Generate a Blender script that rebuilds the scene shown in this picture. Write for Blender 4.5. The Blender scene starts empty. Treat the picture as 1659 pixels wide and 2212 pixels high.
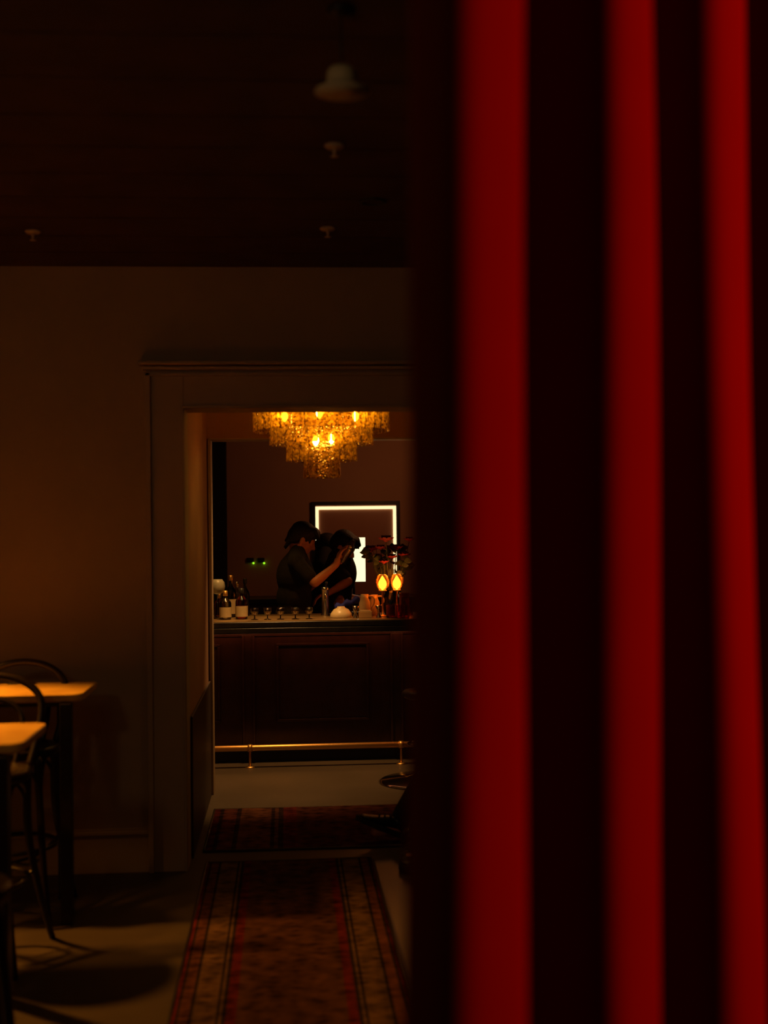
import bpy, bmesh, math, random
from mathutils import Vector, Matrix, Quaternion
random.seed(7)
PI = math.pi
C = bpy.context.scene.collection
S = bpy.context.scene

# ------------------------------------------------------------------ camera
F_PX, W_PX, H_PX = 2800.0, 1659.0, 2212.0
CAM = Vector((0.0, 0.0, 1.6))
YAW, PITCH, ROLL = math.radians(4.35), math.radians(0.90), 0.0115
ROT = (Matrix.Rotation(-YAW, 3, 'Z') @ Matrix.Rotation(PI/2 + PITCH, 3, 'X') @ Matrix.Rotation(-ROLL, 3, 'Z'))
cd = bpy.data.cameras.new('camera'); cam = bpy.data.objects.new('camera', cd); C.objects.link(cam)
cam.matrix_world = Matrix.Translation(CAM) @ ROT.to_4x4()
cd.sensor_fit = 'VERTICAL'; cd.sensor_height = 36.0; cd.lens = 36.0 * F_PX / H_PX
cd.clip_start = 0.05
cd.dof.use_dof = True; cd.dof.focus_distance = 9.3; cd.dof.aperture_fstop = 1.75
S.camera = cam

# ------------------------------------------------------------------ world, exposure
w = bpy.data.worlds.new('world'); S.world = w; w.use_nodes = True
bg = w.node_tree.nodes['Background']
bg.inputs[0].default_value = (1.0, 0.42, 0.14, 1); bg.inputs[1].default_value = 0.0022
S.view_settings.view_transform = 'Standard'
try: S.view_settings.look = 'None'
except Exception: pass
S.view_settings.gamma = 1.0; S.view_settings.exposure = 0.0
S.view_settings.use_curve_mapping = False

def lamp(kind, name, loc, energy, color, target=None, size=0.05, spot=60, blend=0.5):
    l = bpy.data.lights.new(name, kind); l.energy = energy; l.color = color
    if kind == 'AREA': l.size = size
    else: l.shadow_soft_size = size
    if kind == 'SPOT': l.spot_size = math.radians(spot); l.spot_blend = blend
    o = bpy.data.objects.new(name, l); C.objects.link(o); o.location = loc
    if target is not None:
        o.rotation_euler = (Vector(target) - Vector(loc)).to_track_quat('-Z', 'Y').to_euler()
    return o

def ray(px, py):
    return ROT @ Vector(((px - W_PX/2)/F_PX, -(py - H_PX/2)/F_PX, -1.0))
def on_z(px, py, z=0.0):
    r = ray(px, py); return CAM + r * ((z - CAM.z)/r.z)
def on_y(px, py, y):
    r = ray(px, py); return CAM + r * (y/r.y)

Y_WALL = on_z(400, 1880).y
Y_PASS = on_z(452, 1716).y
Y_BAR = on_z(540, 1650).y
Y_BACK = Y_BAR + 3.1
Z_CEIL = on_y(400, 577, Y_WALL).z
Z_DOOR = on_y(500, 882, Y_WALL).z
X_DOOR = on_y(401, 1300, Y_WALL).x
X_DOOR_R = X_DOOR + 2.35

# light energies: the dim dining room
AMBER = (1.0, 0.36, 0.035)
pt = on_y(-75, 1480, 5.2)
TABLE_LAMPS = ((-2.02, 5.45, 2.02), (-1.90, 4.28, 2.02))
for (x, y, z), dy, e in zip(TABLE_LAMPS, (-0.62, 0.0), (175, 60)): lamp('SPOT', 'table_pendant_light', (x, y, z), e, AMBER, (x+0.92, y+dy, 0), 0.07, 74, 0.45)
lamp('AREA', 'room_ambient_fill', (-0.9, 1.6, Z_CEIL-0.05), 1.35, (1.0, 0.70, 0.36), (-1.5, 6.2, 1.3), 0.6)  # unseen lamp added for the room's dim ambient level
lamp('SPOT', 'curtain_spotlight', (3.664, 1.881, 2.35), 850, (1.0, 0.012, 0.004), (0.60, 2.10, 1.7), 0.06, 46, 0.35)
lamp('POINT', 'curtain_edge_fill', (-1.35, 0.9, 2.35), 9.5, (1.0, 0.62, 0.28), None, 0.12)  # unseen lamp added to lift the curtain's left edge out of black
lamp('SPOT', 'rug_downlight', (0.35, 5.0, Z_CEIL-0.04), 2.8, (1.0, 0.48, 0.14), (-0.25, 5.2, 0), 0.05, 75, 0.8)
# the bar room
lamp('SPOT', 'bar_aisle_downlight', (-0.1, Y_BAR-0.55, Z_CEIL-0.05), 190, (1.0, 0.50, 0.15), (-0.2, Y_BAR-0.42, 0), 0.08, 62, 0.7)
lamp('SPOT', 'bar_counter_downlight', (-0.35, Y_BAR+0.25, Z_CEIL-0.05), 34, (1.0, 0.47, 0.10), (-0.25, Y_BAR+0.3, 1.0), 0.06, 60, 0.7)
lamp('POINT', 'bar_wall_glow', (0.95, Y_BACK-1.3, 2.2), 6.2, (1.0, 0.37, 0.13), None, 0.15)

# ------------------------------------------------------------------ materials
def mat(name, col, rough=0.6, metal=0.0, col2=None, nscale=8, bump=0.0, bscale=60, spec=0.5, trans=0.0, emis=None, estr=0.0, detail=4, ior=1.45):
    m = bpy.data.materials.new(name); m.use_nodes = True
    nt = m.node_tree; b = nt.nodes['Principled BSDF']
    b.inputs['Base Color'].default_value = (*col, 1); b.inputs['Roughness'].default_value = rough
    b.inputs['Metallic'].default_value = metal; b.inputs['Specular IOR Level'].default_value = spec
    b.inputs['Transmission Weight'].default_value = trans; b.inputs['IOR'].default_value = ior
    tc = nt.nodes.new('ShaderNodeTexCoord')
    if col2 is not None:
        n = nt.nodes.new('ShaderNodeTexNoise'); n.inputs['Scale'].default_value = nscale; n.inputs['Detail'].default_value = detail
        r = nt.nodes.new('ShaderNodeValToRGB')
        r.color_ramp.elements[0].position = 0.35; r.color_ramp.elements[1].position = 0.68
        r.color_ramp.elements[0].color = (*col, 1); r.color_ramp.elements[1].color = (*col2, 1)
        nt.links.new(tc.outputs['Object'], n.inputs['Vector']); nt.links.new(n.outputs['Fac'], r.inputs[0])
        nt.links.new(r.outputs[0], b.inputs['Base Color'])
    if bump > 0:
        n = nt.nodes.new('ShaderNodeTexNoise'); n.inputs['Scale'].default_value = bscale; n.inputs['Detail'].default_value = 3
        bp = nt.nodes.new('ShaderNodeBump'); bp.inputs['Strength'].default_value = bump; bp.inputs['Distance'].default_value = 0.01
        nt.links.new(tc.outputs['Object'], n.inputs['Vector']); nt.links.new(n.outputs['Fac'], bp.inputs['Height'])
        nt.links.new(bp.outputs[0], b.inputs['Normal'])
    if emis: b.inputs['Emission Color'].default_value = (*emis, 1); b.inputs['Emission Strength'].default_value = estr
    return m

M = {}
M['plaster'] = mat('wall_plaster', (0.44, 0.33, 0.22), 0.85, col2=(0.48, 0.36, 0.24), nscale=3, bump=0.15, bscale=40, spec=0.2)
M['trim'] = mat('painted_trim', (0.44, 0.32, 0.21), 0.55, col2=(0.46, 0.34, 0.22), nscale=5)
M['bar_plaster'] = mat('bar_room_plaster', (0.44, 0.25, 0.16), 0.85, col2=(0.48, 0.27, 0.17), nscale=2.5, bump=0.1, bscale=40, spec=0.2)
M['floor'] = mat('polished_concrete', (0.074, 0.056, 0.038), 0.42, col2=(0.094, 0.070, 0.048), nscale=2.2, bump=0.06, bscale=25, spec=0.35)
M['ceiling'] = mat('dark_ceiling_boards', (0.065, 0.034, 0.022), 0.6, col2=(0.095, 0.048, 0.030), nscale=6, bump=0.3, bscale=90, spec=0.3)
M['jamb_shade'] = mat('painted_jamb_shade', (0.05, 0.03, 0.025), 0.5, col2=(0.06, 0.035, 0.03))  # shade on the lower lobby jambs, put into a near-black colour
M['bar_wood'] = mat('bar_dark_wood', (0.030, 0.013, 0.008), 0.38, col2=(0.045, 0.019, 0.011), nscale=12, bump=0.1, bscale=80)
M['black_stone'] = mat('black_counter_stone', (0.012, 0.010, 0.009), 0.3, col2=(0.02, 0.017, 0.014), nscale=20)
M['counter_top'] = mat('counter_worktop', (0.13, 0.080, 0.035), 0.30, col2=(0.24, 0.15, 0.06), nscale=5)
M['brass'] = mat('brass', (0.78, 0.46, 0.14), 0.42, 1.0, bump=0.05)
M['chrome'] = mat('chrome', (0.45, 0.42, 0.40), 0.12, 1.0, bump=0.02)
M['black_metal'] = mat('black_metal', (0.012, 0.011, 0.010), 0.4, 0.0, bump=0.1)
M['black_wood'] = mat('black_bentwood', (0.013, 0.008, 0.006), 0.33, col2=(0.022, 0.013, 0.009), nscale=15, bump=0.06)
M['cane'] = mat('woven_cane', (0.05, 0.03, 0.015), 0.6, col2=(0.09, 0.05, 0.025), nscale=60, bump=0.4, bscale=200)
M['table_wood'] = mat('table_top_wood', (0.62, 0.36, 0.07), 0.40, col2=(0.85, 0.55, 0.12), nscale=5, bump=0.08, bscale=30)
M['hair'] = mat('black_hair', (0.010, 0.006, 0.004), 0.6, col2=(0.018, 0.010, 0.006), nscale=50, bump=0.5, bscale=120)
M['skin'] = mat('skin', (0.62, 0.25, 0.11), 0.5, col2=(0.66, 0.28, 0.13), nscale=20, bump=0.05)
M['tee'] = mat('charcoal_cotton', (0.012, 0.009, 0.005), 0.95, col2=(0.016, 0.012, 0.006), nscale=25, bump=0.2)
M['tee_black'] = mat('black_cotton', (0.014, 0.012, 0.012), 0.9, col2=(0.02, 0.017, 0.017), nscale=25, bump=0.2)
M['trousers'] = mat('dark_denim', (0.012, 0.012, 0.016), 0.9, col2=(0.018, 0.018, 0.022), nscale=40, bump=0.2)
M['shoe'] = mat('black_shoe_leather', (0.010, 0.008, 0.007), 0.35, bump=0.1)
M['rubber'] = mat('worn_rubber', (0.03, 0.022, 0.015), 0.8, bump=0.1)
M['petal'] = mat('dark_red_petals', (0.14, 0.006, 0.008), 0.7, col2=(0.24, 0.012, 0.012), nscale=30, bump=0.2)
M['leaf'] = mat('dark_green_leaf', (0.030, 0.038, 0.012), 0.5, col2=(0.05, 0.055, 0.02), nscale=20, bump=0.2)
M['stem'] = mat('green_stem', (0.05, 0.045, 0.02), 0.6, bump=0.1)
M['paper'] = mat('cream_label', (0.42, 0.32, 0.16), 0.7, col2=(0.50, 0.38, 0.20), nscale=20)
M['cream'] = mat('cream_ceramic', (0.62, 0.48, 0.26), 0.35, col2=(0.70, 0.55, 0.32), nscale=10, bump=0.03)
M['blue'] = mat('navy_blue_cloth', (0.012, 0.022, 0.30), 0.7, col2=(0.02, 0.03, 0.42), nscale=15, bump=0.2)
M['kraft'] = mat('tan_board', (0.50, 0.30, 0.12), 0.7, col2=(0.56, 0.34, 0.14), nscale=10)
M['steel'] = mat('brushed_steel', (0.55, 0.50, 0.42), 0.25, 1.0, bump=0.05)
M['mirror'] = mat('mirror_silver', (0.80, 0.76, 0.72), 0.03, 1.0)
M['wall_reflection'] = mat('painted_wall_reflection', (0.40, 0.17, 0.10), 0.45, col2=(0.46, 0.20, 0.12), nscale=3)  # brown of the reflected wall painted on, nothing is truly mirrored
M['pale_shade'] = mat('pale_enamel', (0.50, 0.44, 0.26), 0.5, col2=(0.55, 0.46, 0.30), nscale=10, bump=0.03)
M['white_metal'] = mat('off_white_metal', (0.60, 0.46, 0.32), 0.5, bump=0.03)

def glassmat(name, col, rough=0.06, tr=0.72):
    m = bpy.data.materials.new(name); m.use_nodes = True; nt = m.node_tree
    for n in list(nt.nodes): nt.nodes.remove(n)
    o = nt.nodes.new('ShaderNodeOutputMaterial'); t = nt.nodes.new('ShaderNodeBsdfTransparent'); g = nt.nodes.new('ShaderNodeBsdfGlossy')
    mx = nt.nodes.new('ShaderNodeMixShader'); lw = nt.nodes.new('ShaderNodeLayerWeight'); lw.inputs[0].default_value = 1 - tr
    t.inputs[0].default_value = (*col, 1); g.inputs[0].default_value = (0.9, 0.85, 0.8, 1); g.inputs['Roughness'].default_value = rough
    nt.links.new(lw.outputs['Fresnel'], mx.inputs[0]); nt.links.new(t.outputs[0], mx.inputs[1]); nt.links.new(g.outputs[0], mx.inputs[2])
    nz = nt.nodes.new('ShaderNodeTexNoise'); nz.inputs['Scale'].default_value = 60
    bp = nt.nodes.new('ShaderNodeBump'); bp.inputs['Strength'].default_value = 0.15; bp.inputs['Distance'].default_value = 0.005
    nt.links.new(nz.outputs['Fac'], bp.inputs['Height']); nt.links.new(bp.outputs[0], g.inputs['Normal'])
    nt.links.new(mx.outputs[0], o.inputs[0]); return m
M['glass'] = glassmat('clear_glass', (0.90, 0.88, 0.82), tr=0.5)
M['frosted'] = mat('frosted_glass', (0.42, 0.40, 0.28), 0.35, col2=(0.5, 0.46, 0.32), nscale=30, trans=0.35)
M['amber_glass'] = glassmat('amber_glass', (0.85, 0.35, 0.10))
M['green_glass'] = glassmat('dark_green_glass', (0.10, 0.14, 0.05), tr=0.6)
M['blue_glass'] = glassmat('pale_blue_glass', (0.55, 0.62, 0.75), tr=0.6)
M['red_glass'] = glassmat('red_glass', (0.8, 0.10, 0.04), tr=0.6)

def crystal():
    m = bpy.data.materials.new('champagne_crystal'); m.use_nodes = True; nt = m.node_tree
    for n in list(nt.nodes): nt.nodes.remove(n)
    N = nt.nodes.new; L = nt.links.new
    o = N('ShaderNodeOutputMaterial'); tl = N('ShaderNodeBsdfTranslucent'); df = N('ShaderNodeBsdfDiffuse'); gl = N('ShaderNodeBsdfGlossy'); tp = N('ShaderNodeBsdfTransparent')
    tc = N('ShaderNodeTexCoord'); v = N('ShaderNodeTexVoronoi'); v.inputs['Scale'].default_value = 75
    L(tc.outputs['Object'], v.inputs['Vector'])
    r = N('ShaderNodeValToRGB'); r.color_ramp.elements[0].color = (0.05, 0.02, 0.003, 1); r.color_ramp.elements[1].color = (1.0, 0.70, 0.10, 1)
    r.color_ramp.elements[0].position = 0.15; r.color_ramp.elements[1].position = 0.85
    L(v.outputs['Color'], r.inputs[0]); L(r.outputs[0], tl.inputs[0]); L(r.outputs[0], df.inputs[0])
    gl.inputs[0].default_value = (0.95, 0.7, 0.35, 1); gl.inputs['Roughness'].default_value = 0.2
    bp = N('ShaderNodeBump'); bp.inputs['Strength'].default_value = 0.9; bp.inputs['Distance'].default_value = 0.008
    L(v.outputs['Distance'], bp.inputs['Height']); L(bp.outputs[0], gl.inputs['Normal']); L(bp.outputs[0], tl.inputs['Normal'])
    tp.inputs[0].default_value = (0.9, 0.65, 0.3, 1)
    a = N('ShaderNodeMixShader'); a.inputs[0].default_value = 0.25; L(tl.outputs[0], a.inputs[1]); L(gl.outputs[0], a.inputs[2])
    b = N('ShaderNodeMixShader'); b.inputs[0].default_value = 0.38; L(a.outputs[0], b.inputs[1]); L(tp.outputs[0], b.inputs[2])
    L(b.outputs[0], o.inputs[0]); return m
M['crystal'] = crystal()

def emit(name, col, s):
    m = bpy.data.materials.new(name); m.use_nodes = True; nt = m.node_tree
    b = nt.nodes['Principled BSDF']; b.inputs['Base Color'].default_value = (*col, 1)
    b.inputs['Emission Color'].default_value = (*col, 1); b.inputs['Emission Strength'].default_value = s
    return m
M['bulb'] = emit('lit_bulb', (1.0, 0.52, 0.08), 45)
M['led_white'] = emit('mirror_led_strip', (1.0, 0.80, 0.42), 1.25)
M['screen'] = emit('lit_screen', (1.0, 0.88, 0.52), 1.3)
M['green_led'] = emit('green_led', (0.35, 1.0, 0.02), 1.1)
M['flame'] = emit('candle_flame', (1.0, 0.40, 0.05), 14)
M['under_led'] = emit('under_counter_led', (1.0, 0.27, 0.09), 6.0)

def velvet():
    m = bpy.data.materials.new('red_velvet'); m.use_nodes = True; nt = m.node_tree; b = nt.nodes['Principled BSDF']
    N = nt.nodes.new; L = nt.links.new
    tc = N('ShaderNodeTexCoord'); n = N('ShaderNodeTexNoise'); n.inputs['Scale'].default_value = 6; n.inputs['Detail'].default_value = 6
    r = N('ShaderNodeValToRGB'); r.color_ramp.elements[0].color = (0.082, 0.0140, 0.0030, 1); r.color_ramp.elements[1].color = (0.100, 0.0170, 0.0036, 1)
    L(tc.outputs['Object'], n.inputs['Vector']); L(n.outputs['Fac'], r.inputs[0]); L(r.outputs[0], b.inputs['Base Color'])
    b.inputs['Roughness'].default_value = 0.95; b.inputs['Specular IOR Level'].default_value = 0.0
    b.inputs['Sheen Weight'].default_value = 0.0; b.inputs['Sheen Tint'].default_value = (0.8, 0.02, 0.02, 1)
    return m
M['velvet'] = velvet()

def rugmat(name, half, red, ochre, dark, yscale=1.0):
    """stripes across local X (mirror), woven motifs in the field and border"""
    m = bpy.data.materials.new(name); m.use_nodes = True; nt = m.node_tree; b = nt.nodes['Principled BSDF']
    N = nt.nodes.new; L = nt.links.new
    tc = N('ShaderNodeTexCoord'); sx = N('ShaderNodeSeparateXYZ'); L(tc.outputs['Object'], sx.inputs[0])
    ab = N('ShaderNodeMath'); ab.operation = 'ABSOLUTE'; L(sx.outputs['X'], ab.inputs[0])
    dv = N('ShaderNodeMath'); dv.operation = 'DIVIDE'; dv.inputs[1].default_value = half; L(ab.outputs[0], dv.inputs[0])
    r = N('ShaderNodeValToRGB'); cr = r.color_ramp; cr.interpolation = 'CONSTANT'
    stops = [(0.0, 'f'), (0.46, red), (0.545, dark), (0.575, ochre), (0.60, dark), (0.625, 'b'), (0.82, dark), (0.845, 'b2'), (0.93, dark), (0.955, red)]
    cols = {'f': tuple(0.25*a+0.42*c for a, c in zip(red, ochre)), 'b': ochre, 'b2': tuple(0.5*a+0.5*c for a, c in zip(red, ochre))}
    while len(cr.elements) < len(stops): cr.elements.new(0.5)
    for e, (p, c) in zip(cr.elements, stops):
        e.position = p; c = cols[c] if isinstance(c, str) else c; e.color = (*c, 1)
    L(dv.outputs[0], r.inputs[0])
    mp = N('ShaderNodeMapping'); mp.inputs['Scale'].default_value = (13, 30*yscale, 1); L(tc.outputs['Object'], mp.inputs[0])
    v = N('ShaderNodeTexVoronoi'); v.distance = 'MANHATTAN'; v.inputs['Scale'].default_value = 1.0; v.inputs['Randomness'].default_value = 0.55; L(mp.outputs[0], v.inputs['Vector'])
    rr = N('ShaderNodeValToRGB'); rr.color_ramp.elements[0].position = 0.25; rr.color_ramp.elements[1].position = 0.75
    rr.color_ramp.elements[0].color = (0.30, 0.26, 0.24, 1); rr.color_ramp.elements[1].color = (1.35, 1.25, 1.15, 1)
    L(v.outputs['Distance'], rr.inputs[0])
    mx = N('ShaderNodeMix'); mx.data_type = 'RGBA'; mx.blend_type = 'MULTIPLY'; mx.inputs[0].default_value = 0.85
    L(r.outputs[0], mx.inputs[6]); L(rr.outputs[0], mx.inputs[7])
    n = N('ShaderNodeTexNoise'); n.inputs['Scale'].default_value = 14; n.inputs['Detail'].default_value = 9; L(tc.outputs['Object'], n.inputs['Vector'])
    r3 = N('ShaderNodeValToRGB'); r3.color_ramp.elements[0].color = (0.40, 0.42, 0.45, 1); r3.color_ramp.elements[1].color = (1.2, 1.2, 1.2, 1); r3.color_ramp.elements[0].position = .3; r3.color_ramp.elements[1].position = .7
    L(n.outputs['Fac'], r3.inputs[0])
    m2 = N('ShaderNodeMix'); m2.data_type = 'RGBA'; m2.blend_type = 'MULTIPLY'; m2.inputs[0].default_value = 0.9
    L(mx.outputs[2], m2.inputs[6]); L(r3.outputs[0], m2.inputs[7]); L(m2.outputs[2], b.inputs['Base Color'])
    b.inputs['Roughness'].default_value = 1.0; b.inputs['Specular IOR Level'].default_value = 0.05
    nb = N('ShaderNodeTexNoise'); nb.inputs['Scale'].default_value = 250; bp = N('ShaderNodeBump'); bp.inputs['Strength'].default_value = 0.5; bp.inputs['Distance'].default_value = 0.004
    L(tc.outputs['Object'], nb.inputs['Vector']); L(nb.outputs['Fac'], bp.inputs['Height']); L(bp.outputs[0], b.inputs['Normal'])
    return m

# ------------------------------------------------------------------ helpers
def box(bm, x0, x1, y0, y1, z0, z1):
    v = [bm.verts.new((x, y, z)) for x in (x0, x1) for y in (y0, y1) for z in (z0, z1)]
    for f in ((0,1,3,2), (4,6,7,5), (0,4,5,1), (2,3,7,6), (0,2,6,4), (1,5,7,3)): bm.faces.new([v[i] for i in f])
def loft(bm, rings, cap=True):
    vs = [[bm.verts.new(p) for p in r] for r in rings]; n = len(vs[0])
    for a, b in zip(vs, vs[1:]):
        for i in range(n): bm.faces.new((a[i], a[(i+1) % n], b[(i+1) % n], b[i]))
    if cap: bm.faces.new(vs[0][::-1]); bm.faces.new(vs[-1])
def lathe(bm, prof, c=(0,0,0), n=24):
    c = Vector(c)
    loft(bm, [[c + Vector((r*math.cos(2*PI*i/n), r*math.sin(2*PI*i/n), z)) for i in range(n)] for r, z in prof])
def tube(bm, pts, r, n=10, closed=False):
    pts = [Vector(p) for p in pts]; m = len(pts)
    rs = r if isinstance(r, (list, tuple)) else [r]*m
    rings = []; up = None
    for i, p in enumerate(pts):
        if closed: t = (pts[(i+1) % m] - pts[i-1]).normalized()
        else: t = (pts[min(i+1, m-1)] - pts[max(i-1, 0)]).normalized()
        if up is None:
            up = Vector((0,0,1)) if abs(t.z) < 0.9 else Vector((0,1,0))
        up = (up - t*up.dot(t)).normalized(); q = t.cross(up)
        rings.append([p + (up*math.cos(2*PI*k/n) + q*math.sin(2*PI*k/n))*rs[i] for k in range(n)])
    if closed: rings.append(rings[0]); loft(bm, rings, False); bmesh.ops.remove_doubles(bm, verts=bm.verts, dist=1e-6)
    else: loft(bm, rings)
def smoothpath(pts, k=6):
    pts = [Vector(p) for p in pts]; out = []
    for i in range(len(pts)-1):
        p0 = pts[max(i-1,0)]; p1 = pts[i]; p2 = pts[i+1]; p3 = pts[min(i+2, len(pts)-1)]
        for j in range(k):
            t = j/k
            out.append(0.5*((2*p1) + (p2-p0)*t + (2*p0-5*p1+4*p2-p3)*t*t + (3*p1-p0-3*p2+p3)*t**3))
    out.append(pts[-1]); return out
def ball(bm, c, rad, rot=None, u=16, v=10):
    mt = Matrix.Translation(Vector(c)) @ (rot.to_4x4() if rot is not None else Matrix()) @ Matrix.Diagonal((rad[0], rad[1], rad[2], 1))
    bmesh.ops.create_uvsphere(bm, u_segments=u, v_segments=v, radius=1, matrix=mt)
def cap(bm, a, b, ra, rb):
    a = Vector(a); b = Vector(b); tube(bm, [a, b], [ra, rb], 12)
    ball(bm, a, (ra,)*3, u=12, v=8); ball(bm, b, (rb,)*3, u=12, v=8)
def link(name, me, parent=None):
    o = bpy.data.objects.new(name, me); C.objects.link(o)
    if parent: o.parent = parent
    return o
def obj(name, bm, m, parent=None, smooth=True, bevel=0.0, remesh=0.0, loc=None):
    bmesh.ops.recalc_face_normals(bm, faces=bm.faces)
    me = bpy.data.meshes.new(name); bm.to_mesh(me); bm.free()
    if remesh:
        t = bpy.data.objects.new('tmp', me); C.objects.link(t)
        md = t.modifiers.new('r', 'REMESH'); md.mode = 'VOXEL'; md.voxel_size = remesh
        sm = t.modifiers.new('s', 'SMOOTH'); sm.iterations = 6; sm.factor = 0.5
        dg = bpy.context.evaluated_depsgraph_get(); dg.update()
        me2 = bpy.data.meshes.new_from_object(t.evaluated_get(dg)); bpy.data.objects.remove(t); bpy.data.meshes.remove(me); me = me2; me.name = name
        me.materials.clear()
    me.materials.append(m)
    if smooth:
        for p in me.polygons: p.use_smooth = True
    o = link(name, me, parent)
    if bevel:
        b = o.modifiers.new('bevel', 'BEVEL'); b.width = bevel; b.segments = 3; b.limit_method = 'ANGLE'
        for p in me.polygons: p.use_smooth = False
    if loc is not None: o.location = loc
    return o
def tag(o, label, cat, group=None):
    o['label'] = label; o['category'] = cat
    if group: o['group'] = group
    return o
def thing(name, label, cat, loc, rz=0.0, group=None):
    o = bpy.data.objects.new(name, None); C.objects.link(o); o.empty_display_size = 0.1
    o.location = loc; o.rotation_euler = (0, 0, rz); return tag(o, label, cat, group)
def struct(name, bm, m, bevel=0.0):
    o = obj(name, bm, m, None, False, bevel); o['kind'] = 'structure'; return o
def B(): return bmesh.new()
def dup(root, loc, rz, label, group=None):
    r = root.copy(); C.objects.link(r); r.location = loc; r.rotation_euler = (0, 0, rz); r['label'] = label
    if group: r['group'] = group
    for ch in list(root.children):
        c = ch.copy(); C.objects.link(c); c.parent = r
        for g in ch.children:
            d = g.copy(); C.objects.link(d); d.parent = c
    return r

# ------------------------------------------------------------------ the setting
XL, XR, Y0 = -3.4, 4.1, -1.2
b = B(); box(b, XL-0.2, XR+0.2, Y0, Y_BACK+0.2, -0.1, 0); struct('floor', b, M['floor'])
b = B(); box(b, XL-0.2, XR+0.2, Y0, Y_WALL, Z_CEIL+0.012, Z_CEIL+0.12)
yy = Y0
while yy < Y_WALL - 0.02:
    y2 = min(yy+0.325, Y_WALL); box(b, XL, XR, yy, y2-0.012, Z_CEIL, Z_CEIL+0.02); yy = y2
xx = XL
o = struct('ceiling', b, M['ceiling'])
b = B(); box(b, XL-0.2, XR+0.2, Y_PASS-0.01, Y_BACK+0.2, Z_CEIL, Z_CEIL+0.1); struct('ceiling_bar_room', b, M['ceiling'])
# the doorway wall, the little lobby behind it, and the lobby's far wall
WT = 0.22; XP = on_y(452, 1300, Y_PASS).x; Z_FAR = on_y(600, 946, Y_PASS).z; XPR = X_DOOR_R - 0.05
b = B()
box(b, XL, X_DOOR, Y_WALL, Y_WALL+WT, 0, Z_CEIL+0.02); box(b, X_DOOR_R, XR, Y_WALL, Y_WALL+WT, 0, Z_CEIL+0.02)
box(b, X_DOOR, X_DOOR_R, Y_WALL, Y_WALL+WT, Z_DOOR, Z_CEIL+0.02)
struct('wall_back', b, M['plaster'])
b = B(); box(b, X_DOOR-0.15, X_DOOR, Y_WALL+WT, Y_PASS, 0, Z_CEIL+0.02); struct('wall_lobby_left', b, M['bar_plaster'])
b = B(); box(b, X_DOOR_R, X_DOOR_R+0.15, Y_WALL+WT, Y_PASS, 0, Z_CEIL+0.02); struct('wall_lobby_right', b, M['bar_plaster'])
b = B(); box(b, XL, XP, Y_PASS, Y_PASS+0.14, 0, Z_CEIL+0.02); box(b, XPR, XR, Y_PASS, Y_PASS+0.14, 0, Z_CEIL+0.02); box(b, XP, XPR, Y_PASS, Y_PASS+0.14, Z_FAR, Z_CEIL+0.02)
struct('wall_lobby_far', b, M['bar_plaster'])
b = B(); box(b, X_DOOR-0.2, X_DOOR_R+0.2, Y_WALL+WT-0.05, Y_PASS+0.1, Z_CEIL+0.02, Z_CEIL+0.12); struct('ceiling_lobby', b, M['ceiling'])
b = B(); box(b, XL-0.15, XL, Y0, Y_WALL, 0, Z_CEIL); struct('wall_left', b, M['plaster'])
b = B(); box(b, XR, XR+0.15, Y0, Y_WALL, 0, Z_CEIL); struct('wall_right', b, M['plaster'])
b = B(); box(b, XL, XR, Y_BACK, Y_BACK+0.15, 0, Z_CEIL); struct('wall_bar_back', b, M['bar_plaster'])
XBL = -2.3
b = B(); box(b, XBL-0.15, XBL, Y_PASS, Y_BACK, 0, Z_CEIL); struct('wall_bar_left', b, M['bar_plaster'])
b = B(); box(b, XR, XR+0.15, Y_PASS, Y_BACK, 0, Z_CEIL); struct('wall_bar_right', b, M['bar_plaster'])
# door casing
Z_CAP = on_y(600, 784, Y_WALL).z; X_CAS = on_y(318, 1200, Y_WALL).x; CW = X_DOOR - X_CAS
def casing(bm, x0, x1, z0, z1):
    box(bm, x0, x1, Y_WALL-0.022, Y_WALL, z0, z1)
for k, (xa, xb, s) in enumerate(((X_CAS, X_DOOR, 1), (X_DOOR_R, X_DOOR_R+CW, -1))):
    b = B(); casing(b, xa, xb, 0, Z_CAP-0.02)
    xo = xa if s == 1 else xb
    box(b, min(xo, xo+s*0.025), max(xo, xo+s*0.025), Y_WALL-0.045, Y_WALL, 0, Z_CAP-0.045)
    xi = xb if s == 1 else xa
    box(b, min(xi, xi-s*0.012), max(xi, xi-s*0.012), Y_WALL-0.030, Y_WALL, 0, Z_DOOR+0.012)
    struct('trim_%d' % (k+1), b, M['trim'], 0.003)
b = B(); casing(b, X_DOOR, X_DOOR_R, Z_DOOR, Z_CAP-0.02); box(b, X_DOOR-0.012, X_DOOR_R+0.012, Y_WALL-0.03, Y_WALL, Z_DOOR, Z_DOOR+0.012)
box(b, X_CAS-0.005, X_DOOR_R+CW+0.005, Y_WALL-0.045, Y_WALL-0.022, Z_CAP-0.066, Z_CAP-0.050)
struct('trim_3', b, M['trim'], 0.002)
b = B(); box(b, X_CAS-0.012, X_DOOR_R+CW+0.012, Y_WALL-0.055, Y_WALL, Z_CAP-0.038, Z_CAP-0.022); box(b, X_CAS-0.03, X_DOOR_R+CW+0.03, Y_WALL-0.085, Y_WALL, Z_CAP-0.016, Z_CAP); struct('trim_4', b, M['trim'], 0.003)
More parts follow.
